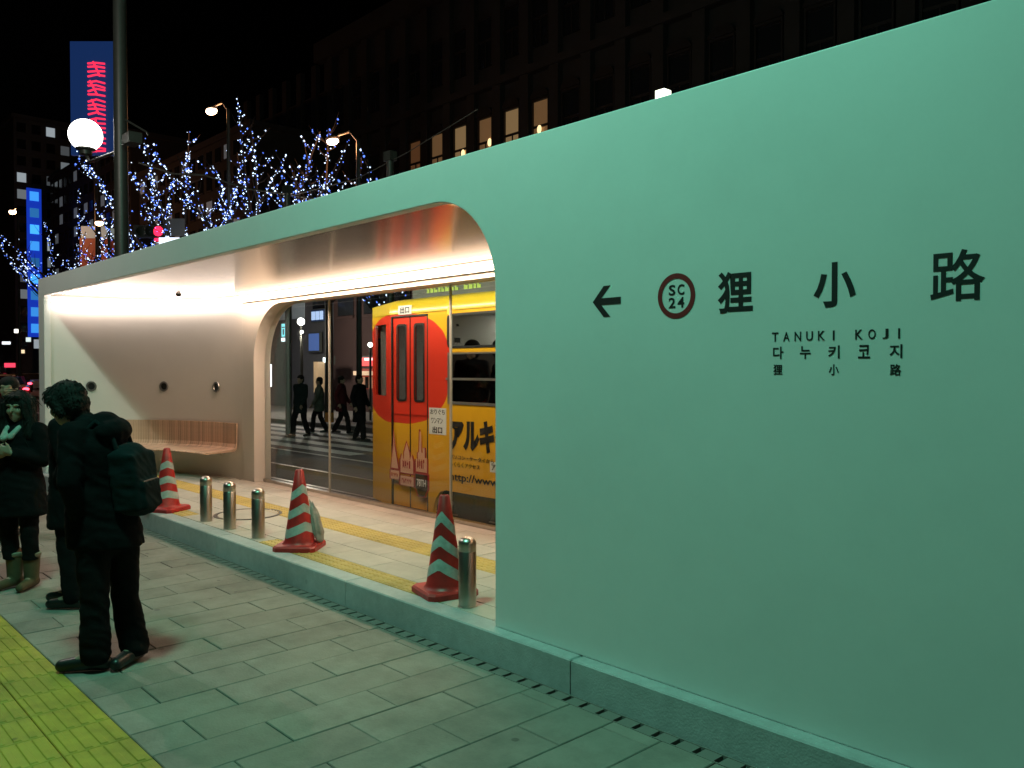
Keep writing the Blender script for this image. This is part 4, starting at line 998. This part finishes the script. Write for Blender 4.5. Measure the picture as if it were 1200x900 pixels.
# ---------------------------------------------------------------- people
def blob(name, parts, m, parent=None, voxel=.012, smooth=5, fold=0, hemz=None):
    mb = MB()
    for p in parts:
        if p[0] == 'c':
            _, a, b, ra, rb = p; a, b = Vector(a), Vector(b); L_ = (b - a).length; d = (b - a).normalized() if L_ > 1e-6 else Vector((0, 0, 1))
            rows = []
            for k in range(1, 6): th = R(-90 + 15 * k + 0); rows.append((a + d * ra * math.sin(th), ra * math.cos(th)))
            rows.append((a, ra)); rows.append(((a + b) / 2, (ra + rb) / 2)); rows.append((b, rb))
            for k in range(1, 6): th = R(15 * k); rows.append((b + d * rb * math.sin(th), rb * math.cos(th)))
            mb.tube([r_[0] for r_ in rows], [max(r_[1], .002) for r_ in rows], 14)
        elif p[0] == 'e': 
            rot = p[3] if len(p) > 3 else (0, 0, 0)
            k = len(mb.v); mb.ball((0, 0, 0), p[2], 18, 12)
            from mathutils import Euler
            rm_ = Euler(rot).to_matrix()
            for i in range(k, len(mb.v)): mb.v[i] = tuple(rm_ @ Vector(mb.v[i]) + Vector(p[1]))
        elif p[0] == 'l':     # loft of elliptical rings: (x, y, z, rx, ry)
            rings = p[1]; n = 24; vs = []; fs = []
            for (x, y, z, rx, ry) in rings:
                for i in range(n): vs.append((x + rx * math.cos(2 * math.pi * i / n), y + ry * math.sin(2 * math.pi * i / n), z))
            for j in range(len(rings) - 1):
                for i in range(n): fs.append((j * n + i, j * n + (i + 1) % n, (j + 1) * n + (i + 1) % n, (j + 1) * n + i))
            fs.append(tuple(range(n - 1, -1, -1))); fs.append(tuple((len(rings) - 1) * n + i for i in range(n)))
            mb.add(vs, fs)
        elif p[0] == 'x':     # box
            mb.box(*p[1])
    me = mb.mesh(name, m); o = bpy.data.objects.new(name, me)
    r_ = o.modifiers.new('r', 'REMESH'); r_.mode = 'VOXEL'; r_.voxel_size = voxel; r_.use_smooth_shade = True
    if smooth: s = o.modifiers.new('s', 'SMOOTH'); s.iterations = smooth; s.factor = .5
    ne = evaluated_mesh(o); COL.objects.link(o); o.modifiers.clear(); o.data = ne; ne.name = name
    bpy.data.meshes.remove(me)
    if fold:      # creases: noise stretched sideways, pushed along the normals
        cn = [(v.co.copy(), v.normal.copy()) for v in ne.vertices]; out = []
        for c, nr in cn:
            k = noise.noise(Vector((c.x * 5, c.y * 5, c.z * 11 + c.x * 7))) + .8 * (1 - 2 * abs(noise.noise(Vector((c.x * 9, c.y * 9, c.z * 15 + c.y * 12)))))
            out += list(c + nr * fold * k)
        ne.vertices.foreach_set('co', out)
    if hemz is not None:
        for v in ne.vertices:
            if v.co.z < hemz: v.co.z = hemz - (hemz - v.co.z) * .06
    for p in ne.polygons: p.use_smooth = True
    if not ne.materials: ne.materials.append(m)
    if parent: o.parent = parent
    return o
def hand(w_, d, n, side, curl=.5, s=1.0):
    """wrist point, finger direction, palm normal; five separate fingers"""
    w_, d, n = Vector(w_), Vector(d).normalized(), Vector(n).normalized(); a = d.cross(n).normalized() * side
    pr = [('c', w_, w_ + d * .085 * s, .021 * s, .026 * s)]
    for k, (off, ln) in enumerate(((-.030, .070), (-.010, .080), (.010, .076), (.029, .060))):
        pr.append(('c', w_ + d * .02 * s + a * off * .6 * s, w_ + d * .085 * s + a * off * s, .015 * s, .012 * s))
        b = w_ + d * .090 * s + a * off * s; m_ = b + (d * math.cos(curl) + n * math.sin(curl)) * ln * .55 * s; e = m_ + (d * math.cos(curl * 2.1) + n * math.sin(curl * 2.1)) * ln * .5 * s
        pr += [('c', b, m_, .0098 * s, .0090 * s), ('c', m_, e, .0088 * s, .0075 * s)]
    b = w_ + d * .025 * s - a * .024 * s; m_ = b + (d * .7 - a * .7 + n * .25).normalized() * .042 * s
    pr += [('c', b, m_, .013 * s, .011 * s), ('c', m_, m_ + (d * .9 - a * .15 + n * .4).normalized() * .034 * s, .0105 * s, .0085 * s)]
    return pr
def V3(*a): return Vector(a)
def skeleton(h=1.70, **over):
    s = h / 1.70
    J = dict(pelvis=(0, 0, .93), chest=(0, 0, 1.27), neck=(0, 0, 1.43), head=(0, -.01, 1.585), shl=(-.175, 0, 1.385), shr=(.175, 0, 1.385), ell=(-.23, .02, 1.12), elr=(.23, .02, 1.12),
             wrl=(-.235, -.05, .89), wrr=(.235, -.05, .89), hil=(-.09, 0, .90), hir=(.09, 0, .90), knl=(-.10, -.02, .49), knr=(.10, -.02, .49), anl=(-.10, .02, .085), anr=(.10, .02, .085),
             tol=(-.11, -.15, .035), tor=(.11, -.15, .035))
    J.update(over); return {k: Vector(v) * s for k, v in J.items()}
def head_parts(hc, fwd, s=1.0, tilt=0):
    f = Vector(fwd).normalized(); up = Vector((0, 0, 1)); up = (up - f * up.dot(f)).normalized(); r = f.cross(up)
    P = lambda a, b, c: hc + f * a * s + r * b * s + up * c * s
    q = [('e', P(-.012, 0, .025), (.082 * s, .082 * s, .10 * s)), ('c', P(.028, 0, -.055), P(.045, 0, -.085), .055 * s, .034 * s), ('c', P(.01, 0, -.02), P(.03, 0, -.06), .070 * s, .055 * s),
         ('c', P(.082, 0, .012), P(.101, 0, -.022), .010 * s, .014 * s)]
    for b in (-1, 1): q += [('e', P(-.005, b * .08, -.01), (.018 * s, .018 * s, .03 * s)), ('e', P(.055, b * .035, -.025), (.03 * s, .03 * s, .03 * s)), ('c', P(.078, b * .018, .030), P(.070, b * .05, .030), .011 * s, .010 * s)]
    return q, P
def body_parts(J, fwd=(0, -1, 0), s=1.0, hands=True, curl=.5, hd=None):
    hp, P = head_parts(J['head'], fwd, s)
    q = hp + [('c', J['neck'] - V3(0, 0, .04), J['head'] + (J['neck'] - J['head']) * .35, .056 * s, .052 * s), ('e', J['chest'], (.155 * s, .105 * s, .19 * s)), ('c', J['chest'], J['pelvis'], .125 * s, .135 * s),
              ('c', J['shl'], J['shr'], .062 * s, .062 * s), ('c', J['pelvis'], J['pelvis'] - V3(0, 0, .04), .14 * s, .12 * s)]
    for k in 'lr':
        q += [('c', J['sh' + k], J['el' + k], .052 * s, .040 * s), ('c', J['el' + k], J['wr' + k], .040 * s, .027 * s), ('c', J['hi' + k], J['kn' + k], .085 * s, .055 * s), ('c', J['kn' + k], J['an' + k], .055 * s, .038 * s), ('c', J['an' + k], J['to' + k], .038 * s, .03 * s)]
        d = J['wr' + k] - J['el' + k]
        if hands: q += hand(J['wr' + k], (hd or {}).get(k, d), Vector(fwd).cross(Vector((0, 0, 1))) * (1 if k == 'r' else -1) * -1 if not hd else (hd or {}).get('n' + k, (0, -1, 0)), 1 if k == 'r' else -1, curl, s)
    return q, P
SKIN = mat('skin', (.34, .21, .15), .5, var=.08, scale=20); HAIR = mat('black_hair', (.007, .006, .005), .75, bump=.6, bscale=90, spec=.25)
def cloth(n, c): return mat(n, c, .95, var=.3, scale=9, bump=.35, bscale=26, spec=.12)
BLACK = cloth('black_wool', (.006, .006, .007)); NAVY = cloth('dark_trousers', (.008, .008, .009)); SHOE = mat('dark_leather', (.012, .011, .010), .4)
SOLE = mat('pale_sole', (.35, .35, .33), .6)
def shoes(J, t, m, s=1.0, boot=0, vox=.008):
    for k in 'lr':
        a, b = J['an' + k], J['to' + k]; d = (b - a); d.z = 0; d.normalize()
        heel = Vector((a.x, a.y, .045)) - d * .05; toe = Vector((b.x, b.y, .040)) + d * .02
        q = [('c', heel, Vector((a.x, a.y, .05)), .042 * s, .046 * s), ('c', Vector((a.x, a.y, .055)) , toe, .048 * s, .036 * s), ('c', a, Vector((a.x, a.y, .06)), .045 * s, .045 * s)]
        if boot: q.append(('c', Vector((a.x, a.y, .08)), Vector((a.x, a.y, boot)) , .060 * s, .072 * s))
        o = blob('boot' if boot else 'shoe', q, m, t, vox, 3)
        for v in o.data.vertices:
            if v.co.z < .004: v.co.z = .004
def trousers(J, t, m, s=1.0, r=(.105, .075, .072), vox=.014, hem=None):
    q = [('c', J['pelvis'], J['pelvis'] - V3(0, 0, .06), .15 * s, .14 * s)]
    for k in 'lr': q += [('c', J['hi' + k], J['kn' + k], r[0] * s, r[1] * s), ('c', J['kn' + k], J['an' + k], r[1] * s, r[2] * s)]
    return blob('trousers', q, m, t, vox, 5, .007, .045 * s if hem is None else hem)
def coat(J, t, m, hem, s=1.0, flare=.21, dep=.16, vox=.014, extra=(), name='coat', sleeve=(.078, .062, .052)):
    c, p = J['chest'], J['pelvis']
    hx = (J['knl'] + J['knr']) / 2
    q = [('l', [(p.x, p.y, hem, flare, dep), (p.x, p.y, hem + .12, flare * .97, dep * .96), (p.x, p.y, p.z + .1, .185 * s, .145 * s), (c.x, c.y, c.z - .05, .19 * s, .145 * s), (c.x, c.y, c.z + .09, .165 * s, .12 * s), (J['neck'].x, J['neck'].y, J['neck'].z - .015, .085 * s, .08 * s)]),
         ('c', J['shl'], J['shr'], .078 * s, .078 * s), ('c', J['neck'] - V3(0, 0, .03), J['neck'] + V3(0, 0, .02), .082 * s, .07 * s)]
    for k in 'lr': q += [('c', J['sh' + k], J['el' + k], sleeve[0] * s, sleeve[1] * s), ('c', J['el' + k], J['el' + k].lerp(J['wr' + k], .88), sleeve[1] * s, sleeve[2] * s)]
    return blob(name, q + list(extra), m, t, vox, 6, .008)
EYE_M = mat('eye', (.02, .015, .012), .2); LIP = mat('lips', (.30, .09, .08), .5)
def face(P, t, s=1.0):
    for b in (-1, 1):
        MB().ball(P(.070, b * .033, .010), (.009 * s, .009 * s, .006 * s), 10, 8).build('eye', EYE_M, t, smooth=60)
        MB().tube([P(.076, b * .020, .028), P(.078, b * .035, .033), P(.068, b * .05, .028)], .0035 * s, 6).build('eyebrow', HAIR, t)
    MB().tube([P(.074, -.022, -.056), P(.083, 0, -.059), P(.074, .022, -.056)], .005 * s, 6).build('mouth', LIP, t, smooth=60)

# woman facing the viewer, long hair, hands held at the chest
wp = ground(22, 690)
J = skeleton(1.58, elr=(.235, -.02, 1.13), wrr=(.075, -.19, 1.20), ell=(-.235, -.02, 1.13), wrl=(-.085, -.19, 1.17), anl=(-.075, .02, .085), anr=(.085, .02, .085), tol=(-.10, -.14, .035), tor=(.11, -.14, .035), head=(.01, -.03, 1.58))
s = 1.58 / 1.7
pw = thing('person', 'person with long dark hair, black coat and brown boots, hands at chest', 'person', (wp.x, wp.y, 0), ang - .12)
q, P = body_parts(J, (.08, -1, -.08), s, True, .75, dict(l=(.85, -.15, .35), r=(-.85, -.15, .30), nl=(.1, .95, .2), nr=(-.1, .95, .2)))
blob('body', q, SKIN, pw, .0075, 3); face(P, pw, s)
hc = J['head']
blob('hair', [('e', hc + V3(0, .022, .042), (.105, .100, .098)), ('c', hc + V3(-.088, .015, .04), hc + V3(-.115, -.01, -.22), .045, .055), ('c', hc + V3(.088, .015, .04), hc + V3(.115, -.01, -.22), .045, .055), ('c', hc + V3(0, .07, .03), hc + V3(0, .085, -.26), .085, .10),
              ('c', hc + V3(-.05, -.066, .085), hc + V3(.05, -.066, .085), .020, .020), ('c', hc + V3(-.085, -.05, .03), hc + V3(-.09, -.045, -.06), .022, .02), ('c', hc + V3(.085, -.05, .03), hc + V3(.09, -.045, -.06), .022, .02)], HAIR, pw, .010, 4)
coat(J, pw, BLACK, .60, s, .215, .17)
trousers(J, pw, NAVY, s, (.090, .070, .058), hem=.24)
BOOT = mat('brown_suede', (.10, .07, .035), .9, var=.2, scale=14)
shoes(J, pw, BOOT, s, .27)
for k in 'lr':
    a = J['an' + k]; MB().lathe([(.066, .255), (.072, .262), (.074, .285), (.066, .292)], 18, (a.x, a.y, 0)).build('boot_cuff', mat('boot_lining_' + k, (.30, .26, .20), .95), pw, smooth=50)
blob('scarf', [('c', J['neck'] + V3(-.05, -.07, -.02), J['neck'] + V3(-.035, -.135, -.10), .022, .03), ('c', J['neck'] + V3(.05, -.07, -.02), J['neck'] + V3(.02, -.13, -.09), .022, .026)], cloth('pale_scarf', (.42, .42, .38)), pw, .010, 3)

def strands(o, t, n, ln, seed, down=.8, zmin=-9):
    rn = random.Random(seed); m = MB(); vs = [v for v in o.data.vertices if v.co.z > zmin]
    for v in rn.sample(vs, min(n, len(vs))):
        nr = v.normal; d = Vector((rn.gauss(0, .35), rn.gauss(0, .35), -down)); d = (d - nr * d.dot(nr)); d = d.normalized() if d.length > .05 else Vector((0, 0, -1)); l_ = ln * rn.uniform(.5, 1.2)
        p = v.co - nr * .003; m.tube([p, p + d * l_ * .5 + nr * .007, p + d * l_ + nr * rn.uniform(-.002, .008)], [.0045, .0035, .0008], 4)
    return m.build('hair_strands', HAIR, t)
strands([c for c in pw.children if c.name.startswith('hair')][0], pw, 320, .10, 3, 1.0)

# man leaning towards her, seen from behind, with a hood
mp = ground(113, 783)
k_ = (EYE / (783 - HY))
def vp(px, py, y=0.0): return Vector(((px - 113) * k_, y, (783 - py) * k_))
pm = thing('person', 'dark haired person in black hooded coat leaning left, seen from behind', 'person', (mp.x, mp.y, 0), ang)
J = dict(pelvis=vp(120, 615), chest=vp(112, 535), neck=vp(97, 499), head=vp(77, 474, .0), shl=vp(100, 507, -.15), shr=vp(122, 507, .15), ell=vp(104, 560, -.23), elr=vp(106, 560, .22), wrl=vp(104, 598, -.13), wrr=vp(104, 598, .12),
         hil=vp(114, 625, -.07), hir=vp(134, 625, .08), knl=vp(116, 700, -.08), knr=vp(135, 705, .10), anl=vp(116, 764, -.07), anr=vp(146, 766, .10), tol=vp(84, 776, -.10), tor=vp(141, 776, -.06))
q, P = body_parts(J, (-.90, .15, -.30), 1.0, True, .6)
blob('body', q, SKIN, pm, .010, 4); face(P, pm, 1.0)
hc = J['head']
hr = [('e', P(-.022, 0, .036), (.112, .100, .104)), ('e', P(-.055, 0, -.02), (.078, .090, .098)), ('e', P(.025, 0, .055), (.088, .090, .075)), ('c', P(-.055, 0, -.05), P(-.065, 0, -.095), .066, .05)]
for b in (-1, 1): hr += [('c', P(.012, b * .078, .03), P(-.012, b * .085, -.055), .038, .026)]
hro = blob('hair', hr, HAIR, pm, .008, 3)
cn = [(v.co.copy(), v.normal.copy()) for v in hro.data.vertices]
hro.data.vertices.foreach_set('co', [k for c, nr in cn for k in c + nr * (noise.noise(c * 22) * .003 + noise.noise(Vector((c.x * 40, c.y * 110, c.z * 60))) * .003)])
ex = [('c', vp(108, 500, -.06), vp(124, 498, 0), .062, .060), ('c', vp(108, 500, .06), vp(124, 498, 0), .062, .060), ('e', vp(121, 496), (.085, .10, .065)), ('e', vp(132, 505), (.085, .16, .075)),
      ('l', [(vp(122, 0).x, 0, vp(0, 640).z, .222, .18), (vp(121, 0).x, 0, vp(0, 625).z, .215, .175), (vp(116, 0).x, 0, vp(0, 590).z, .19, .17), (vp(112, 0).x, 0, vp(0, 550).z, .185, .17), (vp(114, 0).x, 0, vp(0, 520).z, .165, .18), (vp(112, 0).x, 0, vp(0, 503).z, .12, .13)])]
coat(J, pm, BLACK, vp(0, 640).z, 1.0, .20, .17, .012, ex)
trousers(J, pm, NAVY, 1.0, (.100, .078, .084), .011)
shoes(J, pm, SHOE, 1.05)
strands(hro, pm, 260, .03, 4, 1.2)
# backpack on his back
bp = thing('backpack', 'dark teal backpack on the back of the leaning person', 'backpack', Vector((mp.x, mp.y, 0)) + Matrix.Rotation(ang, 3, 'Z') @ vp(156, 600), ang)
PB = cloth('dark_teal_nylon', (.008, .015, .017))
off = vp(156, 600)
bpk = [('x', (-.085, .075, -.145, .145, .02, .36)), ('e', (-.01, 0, .36), (.075, .135, .05)), ('x', (.05, .10, -.11, .11, .03, .19)), ('e', (.0, 0, .03), (.10, .15, .05))]
bo_ = blob('bag', bpk, PB, bp, .011, 9, .006)
bo_.data.vertices.foreach_set('co', [k for v in bo_.data.vertices for k in (v.co.x + .015 - .13 * (v.co.z - .12), v.co.y, v.co.z)])
MB().tube([(.098, -.10, .19), (.104, 0, .193), (.098, .10, .19)], .006, 6).build('zip', M['dark'], bp)
for y in (-.10, .10):
    MB().tube([vp(148, 535, y) - off, vp(138, 505, y) - off, vp(122, 493, y * 1.1) - off, vp(106, 508, y * 1.35) - off, vp(102, 540, y * 1.5) - off], .016, 8).build('strap', PB, bp, smooth=50)
MB().tube([vp(147, 530, -.05) - off, vp(150, 519, 0) - off, vp(147, 530, .05) - off], .008, 6).build('top_loop', PB, bp, smooth=50)

def walker(p, rz, h, cm, tm_, label, stride=.18, hem=.62, hair=HAIR, vox=.016, flare=.20, group='people on the zebra crossing', zb=None, hands=True, pocket=False):
    t = thing('person', label, 'person', (p[0], p[1], p[2] if zb is None else zb), rz, group); s = h / 1.7
    J = skeleton(h, knl=(-.09, -stride * .7 - .02, .50), anl=(-.09, -stride, .09), tol=(-.10, -stride - .16, .04), knr=(.09, stride * .2, .49), anr=(.09, stride, .10), tor=(.10, stride - .15, .035),
                 ell=(-.225, stride * .4, 1.12), elr=(.225, -stride * .2, 1.12), wrl=(-.215, stride * .3 - .06, .90), wrr=(.215, -stride * .6 - .05, .90))
    if pocket: J.update({k: Vector(v) * s for k, v in dict(ell=(-.23, .08, 1.13), elr=(.23, .08, 1.13), wrl=(-.13, -.02, .95), wrr=(.13, -.02, .95)).items()})
    q, P = body_parts(J, (0, -1, 0), s, hands, .5); blob('body', q, SKIN, t, min(vox, .012), 3)
    hc = J['head']; blob('hair', [('e', hc + V3(0, .022, .045), (.10, .10, .092)), ('e', hc + V3(0, .06, -.02), (.085, .06, .085))], hair, t, .014, 3)
    coat(J, t, cm, hem * s, s, flare, .16, vox); trousers(J, t, tm_, s, vox=vox); shoes(J, t, SHOE, s, vox=.012)
    return t
# person half hidden behind the woman, and one hidden behind the leaning man
cpn = Vector((-10.2, 2.13, 0)); walker(cpn, ang + .2, 1.68, BLACK, NAVY, 'person behind the long haired person, only head showing', .02, group='people waiting on the pavement')
dpt = ground(83, 711); walker(dpt, ang - math.pi / 2, 1.66, BLACK, NAVY, 'person hidden behind the leaning person, dark shoe showing', .05, pocket=True, group='people waiting on the pavement')
hb = blob('handbag', [('x', (-.07, .07, -.05, .05, 0, .20)), ('e', (0, 0, .02), (.085, .06, .05))], cloth('grey_bag', (.06, .06, .055)), None, .012, 5)
hb.location = Vector((dpt.x, dpt.y, .62)) + Vector((-.10, -.06, 0)); tag(hb, 'grey handbag hanging between the long haired and leaning persons', 'handbag')
MB().tube([(-.05, 0, .2), (-.02, 0, .42), (.03, .0, .42), (.05, 0, .2)], .008, 6).build('handle', M['dark'], hb)
# walkers on the crossing
for (px, py, rz, h, c, lb, st_) in ((352, 512, .3, 1.70, (.012, .02, .02), 'person in dark green coat walking, left on the crossing', .2), (374, 507, ang - 1.4, 1.62, (.13, .12, .10), 'person in grey beige coat walking in the middle of the crossing', .22),
                                    (400, 508, ang + 1.5, 1.66, (.07, .012, .016), 'person in maroon jacket walking beside the black coat', .25), (421, 517, ang + 1.2, 1.72, (.007, .007, .008), 'person in long black coat on the crossing near the tram', .18)):
    p = ground(px, py, RZ); walker(p, rz, h, cloth('walker_coat', c), NAVY, lb, st_, .50 if px == 421 else .66)
p = ground(395, 512, RZ); o = blob('shoulder_bag', [('x', (-.14, .14, -.06, .06, 0, .26)), ('e', (0, 0, .04), (.16, .07, .06))], cloth('orange_bag', (.40, .16, .04)), None, .02, 4)
o.location = p + Vector((.0, -.25, .42)); tag(o, 'orange bag carried by the person in maroon', 'bag')
MB().tube([(-.08, 0, .26), (0, 0, .45), (.08, 0, .26)], .012, 6).build('handle', M['dark'], o)
# passengers in the tram
for k, (x, dy, lb) in enumerate(((-7.72, .30, 'passenger silhouette standing left in the tram window'), (-7.22, .33, 'passenger silhouette standing right in the tram window'))):
    walker((x, TY + dy, .60), .4 + k * 2, 1.50, cloth('passenger_coat', (.012, .012, .014)), NAVY, lb, .03, .7, vox=.02, group='passengers standing in the tram', zb=.60)

bpy.data.scenes.remove(WORK)
